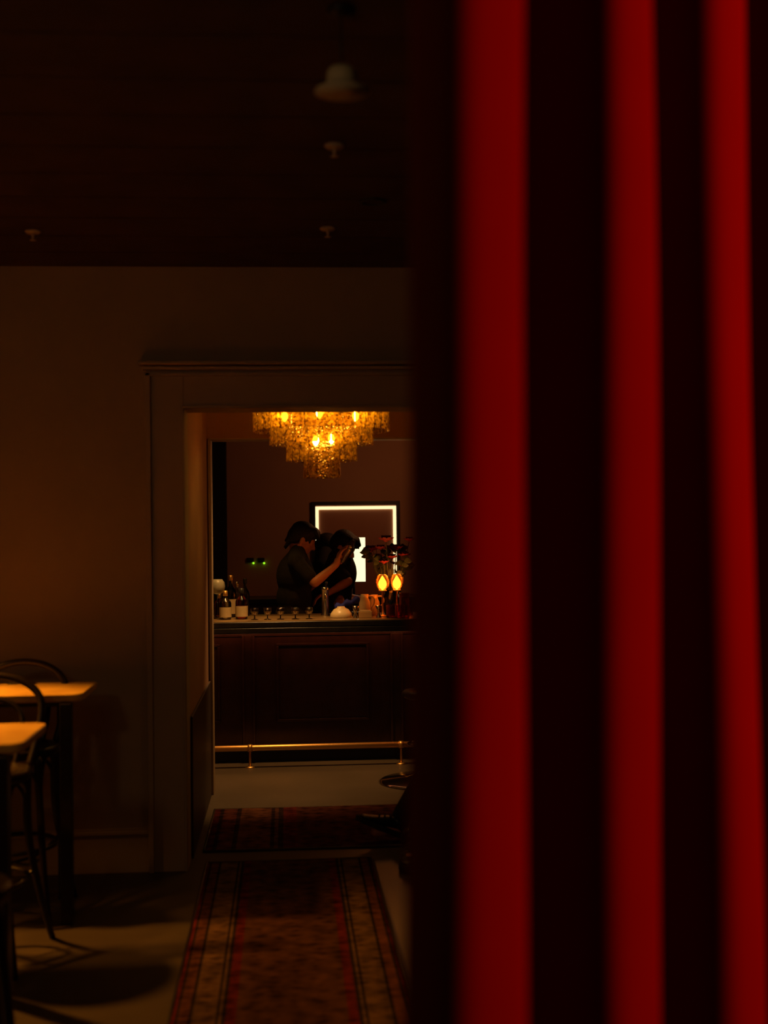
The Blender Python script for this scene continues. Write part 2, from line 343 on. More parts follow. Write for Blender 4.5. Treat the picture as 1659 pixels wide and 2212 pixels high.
# bead round the lobby's far opening
b = B(); box(b, XP, XP+0.018, Y_PASS-0.02, Y_PASS+0.15, 0, Z_FAR); box(b, XPR-0.018, XPR, Y_PASS-0.02, Y_PASS+0.15, 0, Z_FAR)
box(b, XP, XPR, Y_PASS-0.02, Y_PASS+0.15, Z_FAR-0.012, Z_FAR); struct('trim_5', b, M['trim'], 0.004)
b = B(); box(b, X_DOOR, X_DOOR+0.012, Y_WALL+WT, Y_PASS-0.02, 0, 0.70); box(b, X_DOOR_R-0.012, X_DOOR_R, Y_WALL+WT, Y_PASS-0.02, 0, 0.70); struct('trim_6', b, M['jamb_shade'], 0.004)  # thin dark panels added where the lower lobby walls fall into shade
ZB = on_y(200, 1790, Y_WALL).z
b = B(); box(b, XL, X_CAS-0.001, Y_WALL-0.018, Y_WALL, 0, ZB); box(b, XL, X_CAS-0.001, Y_WALL-0.026, Y_WALL, ZB-0.03, ZB-0.012); struct('baseboard_back', b, M['trim'], 0.003)
b = B(); box(b, X_DOOR_R+CW, XR, Y_WALL-0.018, Y_WALL, 0, ZB); struct('baseboard_back_right', b, M['trim'], 0.003)
b = B(); box(b, XL, XL+0.018, Y0, Y_WALL-0.02, 0, ZB); struct('baseboard_left', b, M['trim'], 0.003)
# tall dark door in the bar room corner
xa = on_y(440, 1100, Y_BACK-0.05).x; xb = on_y(490, 1100, Y_BACK-0.05).x
dr = B(); box(dr, xa-0.55, xb, Y_BACK-0.10, Y_BACK, 0, 2.62); o = struct('door_1', dr, M['black_metal'], 0.004)
hb = B(); tube(hb, smoothpath([(xb-0.07, Y_BACK-0.10, 1.10), (xb-0.07, Y_BACK-0.15, 1.10), (xb-0.07, Y_BACK-0.15, 0.95), (xb-0.07, Y_BACK-0.10, 0.95)], 4), 0.008); obj('door_handle', hb, M['brass'], o)

# ------------------------------------------------------------------ red curtain
def curtain():
    P0 = Vector((0.2100, 1.7697)); yw = -YAW
    R = Matrix.Rotation(yw, 2)
    P0 = R @ P0; d = R @ Vector((math.cos(0.9139), math.sin(0.9139))); n = R @ Vector((math.sin(0.9139), -math.cos(0.9139)))
    p = 0.3728; A = 0.0683; SC = -0.1988; PQ = 0.50
    b = B(); zs = [0.02 + (Z_CEIL-0.07-0.02)*i/24 for i in range(25)]
    S0, S1, N = -0.3055, 1.75, 800
    rows = []
    for z in zs:
        row = []
        k = 1.0 + 0.050*(1.70 - z)
        for i in range(N+1):
            s = S0 + (S1-S0)*i/N
            ph = 2*PI*((s - SC)/p)
            w = A*math.tanh(1.8*math.cos(ph) + PQ)/math.tanh(1.8)
            w += 0.004*math.sin(z*3.0 + s*9)
            ss = 0.40 + (s-0.40)*k 
            q = P0 + d*ss + n*w
            row.append(b.verts.new((q.x, q.y, z)))
        rows.append(row)
    for a, c in zip(rows, rows[1:]):
        for i in range(N): b.faces.new((a[i], a[i+1], c[i+1], c[i]))
    root = thing('velvet_curtain', 'long red velvet curtain hanging in deep pleats in the right foreground', 'curtain', (0,0,0))
    o = obj('curtain_fabric', b, M['velvet'], root)
    s = o.modifiers.new('solid', 'SOLIDIFY'); s.thickness = 0.005
    t = B(); 
    a = P0 + d*(-0.4); c = P0 + d*2.0
    q = n*0.02
    v = [(a+q), (c+q), (c-q), (a-q)]
    loft(t, [[Vector((*x, Z_CEIL-0.045)) for x in v], [Vector((*x, Z_CEIL)) for x in v]])
    tr = obj('curtain_track', t, M['black_metal'], None, False); tag(tr, 'straight black curtain track on the ceiling above the red curtain', 'curtain track')
curtain()

# ------------------------------------------------------------------ rugs
def rug(name, label, x0, x1, y0, y1, m, fringe):
    cx, cy = (x0+x1)/2, (y0+y1)/2; hx, hy = (x1-x0)/2, (y1-y0)/2
    root = thing(name, label, 'rug', (cx, cy, 0))
    b = B(); nx, ny = 30, 60
    g = [[b.verts.new((-hx+2*hx*i/nx + 0.004*math.sin(j*0.7), -hy+2*hy*j/ny, 0.010 + 0.0015*math.sin(i*1.3+j*0.9))) for i in range(nx+1)] for j in range(ny+1)]
    for j in range(ny):
        for i in range(nx): b.faces.new((g[j][i], g[j][i+1], g[j+1][i+1], g[j+1][i]))
    o = obj('pile', b, m, root); s = o.modifiers.new('s', 'SOLIDIFY'); s.thickness = 0.009; s.offset = -1
    for e in (-1, 1):
        b = B()
        if fringe:
            for k in range(110):
                x = -hx + 2*hx*(k+0.5)/110
                tube(b, [(x, e*hy, 0.006), (x+random.uniform(-.004,.004), e*(hy+0.02), 0.004), (x+random.uniform(-.008,.008), e*(hy+0.04), 0.003)], 0.0018, 4)
        else:
            tube(b, [(-hx, e*hy, 0.007), (hx, e*hy, 0.007)], 0.006, 6)
        f = obj('fringe' if fringe else 'end_binding', b, M['cane'], root)
        if fringe: f['kind'] = 'stuff'
    for e in (-1, 1):
        b = B(); tube(b, [(e*hx, -hy, 0.007), (e*hx, hy, 0.007)], 0.007, 6); obj('side_binding', b, M['shoe'], root)
RED, OCH, DRK = (0.090, 0.012, 0.008), (0.105, 0.062, 0.036), (0.020, 0.014, 0.010)
a = on_z(447, 1867); c = on_z(809, 1873)
rug('runner_rug', 'long red and ochre patterned runner rug with dark border stripes, leading to the doorway', a.x, c.x, 3.0, a.y, rugmat('runner_weave', (c.x-a.x)/2, RED, OCH, DRK), False)
a = on_z(441, 1842); a2 = on_z(600, 1748)
rug('doorway_rug', 'dark maroon patterned rug lying crosswise in the doorway passage', a.x, a.x+1.75, a.y+0.0, a2.y, rugmat('doorway_weave', 0.875, (0.085, 0.014, 0.012), (0.10, 0.038, 0.022), (0.03, 0.015, 0.014), 0.8), False)

# ------------------------------------------------------------------ tables
ZT = 0.95
def make_table(label, tip, ysize, xsize, front_y_px, loc_label=None):
    t = on_z(tip[0], tip[1], ZT)
    cx, cy = t.x - xsize/2, t.y - ysize/2
    root = thing('counter_height_table', label, 'table', (cx, cy, 0), 0, 'square wooden tables along the left')
    b = B(); r = 0.045; hx, hy = xsize/2, ysize/2
    ring = []
    for qx, qy, a0 in ((1,1,0), (-1,1,90), (-1,-1,180), (1,-1,270)):
        for k in range(7):
            a = math.radians(a0 + 15*k); ring.append(Vector((qx*(hx-r)+r*math.cos(a), qy*(hy-r)+r*math.sin(a), 0)))
    def sc(z, g): return [Vector((v.x*(1-g/hx), v.y*(1-g/hy), z)) for v in ring]
    loft(b, [sc(ZT-0.035, 0.012), sc(ZT-0.028, 0.002), sc(ZT-0.005, 0), sc(ZT-0.001, 0.003), sc(ZT, 0.007)])
    obj('tabletop', b, M['table_wood'], root, False)
    b = B(); box(b, -hx+0.10, hx-0.10, -hy+0.07, hy-0.07, ZT-0.060, ZT-0.036); obj('apron', b, M['black_wood'], root, False, 0.003)
    for ex in (-1, 1):
        b = B(); x, y = ex*(hx-0.070), -0.21; q = 0.024
        loft(b, [[Vector((x+a*q*k, y+c*q*k, z)) for a, c in ((-1,-1),(1,-1),(1,1),(-1,1))] for z, k in ((0, 1), (ZT-0.04, 1))])
        obj('leg', b, M['black_wood'], root, False, 0.003)
        b = B(); x, y = ex*(hx-0.150), 0.19
        loft(b, [[Vector((x+a*q*k, y+c*q*k, z)) for a, c in ((-1,-1),(1,-1),(1,1),(-1,1))] for z, k in ((0, 1), (ZT-0.04, 1))])
        obj('leg', b, M['black_wood'], root, False, 0.003)
    return root
make_table('wooden high table with black legs, the farther one, nearest the doorway wall', (213, 1471), 0.46, 0.80, 0)
make_table('wooden high table with black legs, the nearer one at the left edge', (105, 1560), 0.46, 0.80, 0)

# ------------------------------------------------------------------ bentwood stools (front = -Y local)
def make_stool(loc, rz, label):
    root = thing('bentwood_bar_stool', label, 'bar stool', loc, rz, 'black bentwood bar stools at the left tables')
    zs = 0.70
    b = B(); lathe(b, [(0.135, zs-0.005), (0.19, zs-0.02), (0.197, zs), (0.192, zs+0.018), (0.175, zs+0.022), (0.150, zs+0.014), (0.02, zs+0.008)], n=36); obj('seat', b, M['black_wood'], root)
    b = B(); lathe(b, [(0.150, zs+0.008), (0.150, zs+0.0155), (0.01, zs+0.010)], n=32); obj('seat_panel', b, M['cane'], root)
    for s in (-1, 1):
        b = B(); tube(b, smoothpath([(s*0.13, -0.13, zs-0.01), (s*0.145, -0.155, 0.45), (s*0.165, -0.185, 0.2), (s*0.19, -0.215, 0.0)], 5), [0.0165-0.0045*i/15 for i in range(16)], 10); obj('leg', b, M['black_wood'], root)
    for s in (-1, 1):
        b = B(); tube(b, smoothpath([(s*0.155, 0.125, zs+0.01), (s*0.150, 0.150, 0.45), (s*0.180, 0.205, 0.2), (s*0.215, 0.265, 0.0)], 5), [0.0165-0.004*i/15 for i in range(16)], 10); obj('leg', b, M['black_wood'], root)
    def hoop(wx, top, yb, yt, r, zb=zs):
        pts = [(-wx*0.82, yb, zb), (-wx*0.95, yb+(yt-yb)*0.35, zb+(top-zb)*0.35), (-wx, yb+(yt-yb)*0.6, zb+(top-zb)*0.62)]
        for k in range(1, 8):
            a = PI - PI*k/8; pts.append((wx*math.cos(a), yb+(yt-yb)*(0.62+0.38*math.sin(a)), zb+(top-zb)*(0.64+0.36*math.sin(a))))
        pts += [(wx, yb+(yt-yb)*0.6, zb+(top-zb)*0.62), (wx*0.95, yb+(yt-yb)*0.35, zb+(top-zb)*0.35), (wx*0.82, yb, zb)]
        bb = B(); tube(bb, smoothpath(pts, 4), r, 10); return bb
    obj('back_hoop', hoop(0.190, 1.045, 0.14, 0.265, 0.0150), M['black_wood'], root)
    obj('inner_hoop', hoop(0.118, 0.955, 0.145, 0.235, 0.0110), M['black_wood'], root)
    b = B(); tube(b, [(0.178*math.cos(2*PI*k/40), 0.012+0.188*math.sin(2*PI*k/40), 0.30) for k in range(40)], 0.0105, 8, True); obj('foot_ring', b, M['black_wood'], root)
    for a0, a1 in (((-0.145,-0.155), (0.145,-0.155)), ((-0.15,0.15), (0.15,0.15)), ((-0.145,-0.15), (-0.15,0.15)), ((0.145,-0.15), (0.15,0.15))):
        b = B(); A0, A1 = Vector(a0), Vector(a1); m = (A0+A1)/2
        tube(b, smoothpath([(*A0, 0.47), (*(A0*0.93+m*0.07), 0.58), (*(A0*0.55+m*0.45), 0.655), (*m, 0.672), (*(A1*0.55+m*0.45), 0.655), (*(A1*0.93+m*0.07), 0.58), (*A1, 0.47)], 4), 0.008, 8)
        obj('arch_brace', b, M['black_wood'], root)
    for s in (-1, 1):
        b = B(); tube(b, smoothpath([(s*0.16, -0.175, 0.30), (s*0.10, -0.10, 0.24), (0, 0.0, 0.225), (-s*0.10, 0.11, 0.24), (-s*0.165, 0.19, 0.30)], 4), 0.007, 8); obj('cross_brace', b, M['black_wood'], root)
    return root
fA = on_z(176, 1943)
st = make_stool((fA.x-0.250, fA.y-0.220, 0), 0.0, 'black bentwood stool pushed under the farther table, its hooped back against the wall side')
fB = on_z(132, 2030)
dup(st, (fB.x-0.265, fB.y-0.23, 0), -0.05, 'black bentwood stool between the two tables, its dark hoop crossing the farther tabletop')
dup(st, (-0.90, 3.36, 0), PI, 'black bentwood stool nearest the viewer, cut by the bottom left corner')

# ------------------------------------------------------------------ ceiling fittings
def sprinkler(px, py, label, proto=None):
    p = on_z(px, py, Z_CEIL)
    if proto: return dup(proto, (p.x, p.y, Z_CEIL), 0, label)
    r = thing('ceiling_sprinkler', label, 'sprinkler', (p.x, p.y, Z_CEIL), 0, 'sprinkler heads on the dark ceiling')
    b = B(); lathe(b, [(0.032, 0), (0.034, -0.004), (0.028, -0.010), (0.012, -0.012)], n=24); obj('cover_plate', b, M['white_metal'], r)
    b = B(); lathe(b, [(0.006, -0.010), (0.006, -0.022), (0.004, -0.03), (0.004, -0.038)], n=12); obj('nozzle', b, M['white_metal'], r)
    b = B(); lathe(b, [(0.004, -0.037), (0.013, -0.038), (0.013, -0.040), (0.003, -0.041)], n=16); obj('deflector', b, M['white_metal'], r)
    return r
sp = sprinkler(722, 313, 'small pale ceiling sprinkler just below the hat-shaped pendant in the photo')
sprinkler(708, 492, 'small pale ceiling sprinkler close to the doorway wall, above the doorway', sp)
sprinkler(71, 499, 'small pale ceiling sprinkler at the far left near the wall', sp)
pp = on_y(739, 200, on_z(748, 20, Z_CEIL).y)
r = thing('pendant_lamp', 'small unlit hat-shaped pendant lamp hanging from the dark ceiling', 'pendant lamp', (pp.x, pp.y, pp.z))
zc = Z_CEIL - pp.z
b = B(); lathe(b, [(0.068, 0.0), (0.067, 0.005), (0.055, 0.011), (0.040, 0.016), (0.038, 0.030), (0.037, 0.050), (0.030, 0.060), (0.005, 0.062)], n=32); obj('lamp_shade', b, M['pale_shade'], r)
b = B(); lathe(b, [(0.002, -0.002), (0.022, 0.0), (0.026, 0.002), (0.005, 0.004)], n=20); obj('diffuser', b, M['white_metal'], r)
b = B(); tube(b, [(0,0,0.060), (0,0,zc-0.01)], 0.003, 8); obj('cord', b, M['black_metal'], r)
b = B(); lathe(b, [(0.035, zc), (0.035, zc-0.008), (0.012, zc-0.018)], n=20); obj('ceiling_rose', b, M['black_metal'], r)
# pendants over the tables (just outside the frame)
for i, (x, y, z) in enumerate(TABLE_LAMPS):
    if i == 0:
        dl = thing('cone_pendant_lamp', 'black metal cone pendant lamp hanging over the farther table', 'pendant lamp', (x, y, z), 0, 'pendant lamps over the tables')
        b = B(); n = 32
        loft(b, [[Vector((rr*math.cos(2*PI*k/n), rr*math.sin(2*PI*k/n), zz)) for k in range(n)] for rr, zz in ((0.13, -0.03), (0.045, 0.10), (0.02, 0.12), (0.018, 0.118), (0.042, 0.097), (0.127, -0.03))], False); obj('lamp_shade', b, M['black_metal'], dl)
        b = B(); tube(b, [(0, 0, 0.118), (0, 0, Z_CEIL-z)], 0.003, 8); obj('cord', b, M['black_metal'], dl)
    else: dup(dl, (x, y, z), 0, 'black metal cone pendant lamp hanging over the nearer table')
dl = thing('recessed_downlight', 'round black recessed ceiling downlight above the runner rug', 'downlight', (0.35, 5.0, Z_CEIL))
b = B(); loft(b, [[Vector((rr*math.cos(2*PI*k/24), rr*math.sin(2*PI*k/24), z)) for k in range(24)] for rr, z in ((0.055, 0), (0.055, -0.006), (0.042, -0.006), (0.040, -0.001))], False); obj('rim', b, M['black_metal'], dl)

# ------------------------------------------------------------------ chandelier
YC = Y_PASS - 0.78
def chandelier():
    c = on_y(694, 885, YC); z0 = c.z
    root = thing('crystal_chandelier', 'glowing tiered crystal chandelier of champagne strips over the bar aisle', 'chandelier', (c.x, YC, 0))
    mpp = (on_y(795, 885, YC)-on_y(695, 885, YC)).x/100
    tiers = [(144, -60, 47, 34), (108, 20, 76, 27), (73, 60, 111, 21), (36, 90, 147, 12)]  # half-width px, top & bottom below z0 in px, strips
    zbase = z0
    for ti, (hw, t, bt, n) in enumerate(tiers):
        R = hw*mpp; zt = zbase - t*mpp; zb = zbase - bt*mpp
        b = B(); tube(b, [(R*math.cos(2*PI*k/48), R*math.sin(2*PI*k/48), zt) for k in range(48)], 0.007, 6, True); obj('tier_ring', b, M['brass'], root)
        wd = 2*PI*R/n*0.47
        for k in range(n):
            a = 2*PI*(k+0.5)/n + ti*0.21; e = Vector((math.cos(a), math.sin(a), 0)); q = Vector((-e.y, e.x, 0))
            b = B(); rings = []
            for z, ww, dd in ((zt, 0.75, 0), (zt-0.008, 1, 0), (zb+0.012, 1, 0.004), (zb, 0.8, 0.004)):
                cc = e*(R+dd+random.uniform(-.002, .002)); h = wd*ww
                rings.append([Vector((*(cc+q*h).xy, z)), Vector((*(cc+e*0.006+q*h*0.4).xy, z)), Vector((*(cc+e*0.006-q*h*0.4).xy, z)), Vector((*(cc-q*h).xy, z)), Vector((*(cc-e*0.004).xy, z))])
            loft(b, rings); obj('crystal_strip', b, M['crystal'], root, False)
    # frame, stem, bulbs
    b = B(); tube(b, [(0,0,zbase-60*mpp), (0,0,Z_CEIL-0.03)], 0.012, 10)
    for k in range(4):
        a = PI/4 + k*PI/2; rr = 144*mpp; tube(b, [(0,0,zbase+60*mpp), (rr*math.cos(a), rr*math.sin(a), zbase+60*mpp)], 0.006, 6)
    obj('frame', b, M['brass'], root)
    b = B(); lathe(b, [(0.075, Z_CEIL), (0.075, Z_CEIL-0.012), (0.03, Z_CEIL-0.035), (0.012, Z_CEIL-0.04)], n=28); obj('ceiling_rose', b, M['brass'], root)
    spots = [(615, 900, -0.27), (690, 893, -0.33), (768, 899, -0.27), (682, 952, -0.225), (716, 948, -0.215), (600, 880, 0.2), (780, 880, 0.2), (694, 890, 0.2)]
    for px, py, dy in spots:
        p = on_y(px, py, YC+dy) - Vector((c.x, YC, 0))
        b = B(); lathe(b, [(0.006, 0.026), (0.015, 0.016), (0.019, 0.0), (0.013, -0.016), (0.003, -0.028)], (p.x, p.y, p.z), 12); obj('bulb', b, M['bulb'], root)
    for dx, dy, dz, e in ((0, -0.27, -0.01, 1.1), (-0.19, -0.20, -0.03, 0.45), (0.19, -0.20, -0.03, 0.45), (-0.03, -0.15, -0.165, 0.4), (0.05, -0.15, -0.165, 0.4), (0, 0.1, 0.05, 0.12)):
        lamp('POINT', 'chandelier_light', (c.x+dx, YC+dy, z0+dz), e, (1.0, 0.56, 0.06), None, 0.015)
chandelier()

# ------------------------------------------------------------------ bar
ZC = on_y(600, 1342, Y_BAR-0.16).z
YF = Y_BAR + 0.02
def bar():
    root = thing('bar_counter', 'long dark panelled bar with black stone edge seen through the doorway', 'bar counter', (0, YF, 0))
    xl, xr = XBL+0.02, 2.0
    b = B(); box(b, xl, xr, 0.0, 0.55, 0.10, ZC-0.045); obj('bar_front', b, M['bar_wood'], root, False, 0.003)
    b = B(); box(b, xl, xr, 0.06, 0.50, 0.0, 0.10); obj('plinth', b, M['black_metal'], root, False)
    b = B(); box(b, xl, xr, -0.17, 0.62, ZC-0.045, ZC-0.004); box(b, xl, xr, -0.17, -0.15, ZC-0.085, ZC-0.045); obj('stone_edge', b, M['black_stone'], root, False, 0.006)
    b = B(); box(b, xl, xr, -0.165, 0.615, ZC-0.004, ZC); obj('worktop', b, M['counter_top'], root, False)
    b = B(); box(b, xl, xr, -0.012, 0.0, ZC-0.115, ZC-0.095); obj('cornice', b, M['bar_wood'], root, False, 0.003)
    def X(px): return on_y(px, 1450, YF).x
    z1 = on_y(690, 1388, YF).z; z0 = on_y(690, 1557, YF).z
    pw = X(800)-X(597)
    step = X(857)-X(537)
    for k in (-2, -1, 0, 1, 2, 3):
        xc = X(537) + k*step
        if xc < xl+0.05 or xc > xr-0.05: continue
        b = B(); box(b, xc-0.045, xc+0.045, -0.018, 0.0, 0.12, ZC-0.105)
        for s in (-1, 1): box(b, xc+s*0.036-0.007, xc+s*0.036+0.007, -0.030, -0.018, 0.12, ZC-0.105)
        obj('pilaster', b, M['bar_wood'], root, False, 0.003)
    for k in (-2, -1, 0, 1):
        xa, xb = X(597)+k*step, X(797)+k*step
        if xa < xl or xb > xr: continue
        b = B(); f = 0.018
        for (a0, a1, c0, c1) in ((xa, xb, z1-f, z1), (xa, xb, z0, z0+f), (xa, xa+f, z0+f, z1-f), (xb-f, xb, z0+f, z1-f)): box(b, a0, a1, -0.016, 0.0, c0, c1)
        obj('panel_moulding', b, M['bar_wood'], root, False, 0.005)
    b = B(); box(b, xl+0.05, xr-0.05, -0.11, -0.09, ZC-0.056, ZC-0.046); obj('light_strip', b, M['under_led'], root, False)
    # foot rail
    yr = -0.17; pz = on_y(700, 1612, YF+yr)
    rail = thing('foot_rail', 'brass foot rail on short posts along the base of the bar', 'foot rail', (0, YF+yr, 0))
    zr = pz.z
    b = B(); tube(b, [(xl+0.05, 0, zr), (xr, 0, zr)], 0.021, 14); obj('rail_tube', b, M['brass'], rail)
    for k in (-1, 0, 1, 2):
        x = X(540) + k*step
        b = B(); tube(b, [(x, 0, 0.004), (x, 0, zr-0.018)], 0.009, 10); p = obj('post', b, M['brass'], rail)
        b = B(); lathe(b, [(0.034, 0.0), (0.034, 0.005), (0.015, 0.012)], (x, 0, 0), 18); obj('foot_plate', b, M['brass'], p)
        b = B(); tube(b, [(x-0.016, 0, zr), (x+0.016, 0, zr)], 0.026, 14); obj('collar', b, M['brass'], p)
bar()
# back counter
YK = Y_BACK - 0.62; ZK = 1.02
r = thing('back_counter', 'dark low counter against the bar back wall behind the bartenders', 'counter', (0, YK, 0))
b = B(); box(b, -0.35, 2.2, 0, 0.60, 0.08, ZK-0.04); obj('cabinet_body', b, M['bar_wood'], r, False, 0.004)
b = B(); box(b, -0.37, 2.22, -0.03, 0.61, ZK-0.04, ZK); obj('counter_slab', b, M['black_stone'], r, False, 0.004)
b = B(); box(b, -0.33, 2.18, 0.04, 0.56, 0, 0.08); obj('plinth', b, M['black_metal'], r, False)
for k in range(4):
    b = B(); x = -0.32 + k*0.63; box(b, x, x+0.60, -0.018, 0.0, 0.12, ZK-0.07); dd = obj('door', b, M['bar_wood'], r, False, 0.004)
    b = B(); tube(b, [(x+0.30-0.06, -0.035, ZK-0.12), (x+0.30+0.06, -0.035, ZK-0.12)], 0.005, 8); box(b, x+0.245, x+0.25, -0.035, -0.016, ZK-0.123, ZK-0.117); box(b, x+0.35, x+0.355, -0.035, -0.016, ZK-0.123, ZK-0.117); obj('handle', b, M['brass'], dd)

# mirror with lit rim
ym = Y_BACK - 0.03
a = on_y(673, 1084, ym); c = on_y(866, 1300, ym)
x0, x1, zt, zb = a.x, c.x, a.z, a.z-1.04
r = thing('lit_wall_mirror', 'square black framed mirror with a glowing warm white rim on the bar back wall', 'mirror', ((x0+x1)/2, Y_BACK, (zt+zb)/2))
hx, hz = (x1-x0)/2, (zt-zb)/2
def frame(hx, hz, t, y0, y1):
    b = B()
    for a in ((-hx, hx, hz-t, hz), (-hx, hx, -hz, -hz+t), (-hx, -hx+t, -hz+t, hz-t), (hx-t, hx, -hz+t, hz-t)): box(b, a[0], a[1], y0, y1, a[2], a[3])
    return b
obj('frame', frame(hx, hz, 0.035, -0.040, -0.002), M['black_metal'], r, False)
obj('light_rim', frame(hx-0.035, hz-0.045, 0.030, -0.030, -0.004), M['led_white'], r, False)
b = B(); box(b, -hx+0.02, hx-0.02, -0.018, -0.003, -hz+0.02, hz-0.02); obj('mirror_glass', b, M['wall_reflection'], r, False)
# two little black wall devices with green lights
for i, px in enumerate((541, 564)):
    p = on_y(px, 1210, Y_BACK); lab = ('small black wall device with a green light, left of the pair', 'small black wall device with a green light, right of the pair')[i]
    if i == 0:
        d0 = thing('wall_device', lab, 'wall device', (p.x, Y_BACK, p.z), 0, 'black devices with green lights on the bar back wall')
        b = B(); box(b, -0.032, 0.032, -0.022, 0, -0.022, 0.022); obj('housing', b, M['black_metal'], d0, False, 0.006)
        b = B(); ball(b, (0.028, -0.022, -0.028), (0.010, 0.006, 0.010), u=12, v=8); box(b, 0.022, 0.034, -0.02, 0, -0.034, -0.022); obj('indicator_light', b, M['green_led'], d0)
    else: dup(d0, (p.x, Y_BACK, p.z), 0, lab)

# bright screen
p = on_y(764, 1210, YK+0.15); q = on_y(789, 1160, YK+0.15); q2 = on_y(789, 1257, YK+0.15)
r = thing('till_screen', 'bright glowing upright screen behind the bartender with lowered head', 'screen', (p.x, YK+0.15, ZK))
b = B(); box(b, -0.13, q.x-p.x, -0.005, 0.018, q2.z-ZK, q.z-ZK); obj('casing', b, M['black_metal'], r, False, 0.003)
b = B(); box(b, -0.127, q.x-p.x-0.002, -0.009, -0.0055, q2.z-ZK+0.004, q.z-ZK-0.004); obj('display', b, M['screen'], r, False)
b = B(); box(b, -0.06, 0.06, -0.02, 0.08, 0, 0.012); tube(b, [(0, 0.03, 0.01), (0, 0.024, q2.z-ZK+0.03)], 0.012, 8); obj('stand', b, M['black_metal'], r)

# ------------------------------------------------------------------ people
def hand(bm, wrist, d, pn, L=0.185, curl=0.6, side=1, sc=1.0):
    """wrist pos, pointing dir d, palm normal pn"""
    d = d.normalized(); pn = (pn - d*pn.dot(d)).normalized(); s = d.cross(pn)*side
    cap(bm, wrist, wrist + d*0.03, 0.024*sc, 0.027*sc)
    for k in (-1.5, -0.5, 0.5, 1.5):
        cap(bm, wrist + d*0.02 + s*k*0.010, wrist + d*0.085 + s*k*0.018, 0.015*sc, 0.0115*sc)
        p = wrist + d*0.088 + s*k*0.019; dd = d.copy(); ln = (0.036, 0.042, 0.040, 0.030)[int(k+1.5)]
        for j in range(3):
            dd = (dd + pn*curl*0.75).normalized(); q = p + dd*ln*(1, 0.72, 0.55)[j]
            cap(bm, p, q, (0.0095-0.0008*j)*sc, (0.0088-0.0010*j)*sc); p = q
    p = wrist + d*0.03 - s*0.022; q = p + (d*0.6 - s*0.7 + pn*0.5).normalized()*0.042
    cap(bm, p, q, 0.013, 0.011); q2 = q + (d*0.7 - s*0.1 + pn*0.7).normalized()*0.032; cap(bm, q, q2, 0.0105, 0.009)
    q3 = q2 + (d*0.6 + s*0.3 + pn*0.7).normalized()*0.022; cap(bm, q2, q3, 0.009, 0.008)
def head(bm, c, R, sc=1.0):
    """c = head centre; local +X face, R rotation 3x3"""
    def P(x, y, z): return c + R @ Vector((x*sc, y*sc, z*sc))
    def E(x, y, z, a, b_, c_, rot=None): ball(bm, P(x, y, z), (a*sc, b_*sc, c_*sc), R if rot is None else R @ rot)
    E(-0.010, 0, 0.030, 0.098, 0.076, 0.088)           # cranium
    E(0.028, 0, -0.030, 0.066, 0.060, 0.082)           # face
    E(0.052, 0, -0.088, 0.030, 0.034, 0.024)           # chin
    cap(bm, P(-0.01, 0.052, -0.05), P(0.05, 0.022, -0.092), 0.020*sc, 0.018*sc); cap(bm, P(-0.01, -0.052, -0.05), P(0.05, -0.022, -0.092), 0.020*sc, 0.018*sc)
    cap(bm, P(0.084, 0, 0.012), P(0.108, 0, -0.026), 0.009*sc, 0.013*sc)   # nose
    for s in (-1, 1):
        ball(bm, P(0.100, s*0.012, -0.030), (0.009*sc,)*3, u=10, v=8)
        cap(bm, P(0.080, s*0.012, 0.022), P(0.068, s*0.045, 0.020), 0.012*sc, 0.011*sc)   # brow
        ball(bm, P(0.074, s*0.030, 0.002), (0.012*sc,)*3, u=10, v=8)   # eye
        ball(bm, P(0.055, s*0.045, -0.028), (0.020*sc,)*3, u=10, v=8)  # cheekbone
        E(-0.005, s*0.078, -0.008, 0.018, 0.008, 0.032)   # ear
    cap(bm, P(0.083, -0.018, -0.053), P(0.083, 0.018, -0.053), 0.0085*sc, 0.0085*sc); cap(bm, P(0.080, -0.016, -0.066), P(0.080, 0.016, -0.066), 0.009*sc, 0.009*sc)
def hairdo(bm, c, R, style, sc=1.0):
    def P(x, y, z): return c + R @ Vector((x*sc, y*sc, z*sc))
    ball(bm, P(-0.020, 0, 0.052), (0.108*sc, 0.090*sc, 0.088*sc), R)
    ball(bm, P(-0.058, 0, 0.010), (0.075*sc, 0.085*sc, 0.085*sc), R)
    ball(bm, P(0.040, 0, 0.092), (0.062*sc, 0.070*sc, 0.040*sc), R)
    rnd = random.Random(3 + style)
    n = 46
    for k in range(n):
        a = rnd.uniform(-1, 1)*2.5; e = Vector((-math.cos(a)*0.9, math.sin(a)*0.80, 0))
        p = P(e.x*0.085-0.015, e.y*0.088, 0.05); ln = 0.075 if style else 0.10
        if abs(a) > 1.5: ln *= 0.45
        q = P(e.x*0.110-0.02, e.y*0.098, 0.05-ln*rnd.uniform(0.6, 1.2)); cap(bm, p, q, 0.020*sc, 0.008*sc)
    for k in range(12):   # fringe
        y = -0.06 + 0.12*k/11; p = P(0.050, y, 0.105); q = P(0.100+rnd.uniform(-.006, .012), y*1.05, 0.066+rnd.uniform(-.020, .01)); cap(bm, p, q, 0.018*sc, 0.009*sc)
    if style == 0:
        for k in range(8):
            y = -0.05 + 0.1*k/7; cap(bm, P(-0.085, y, -0.02), P(-0.092+rnd.uniform(-.01, .01), y*0.9, -0.105-rnd.uniform(0, .02)), 0.022*sc, 0.008*sc)

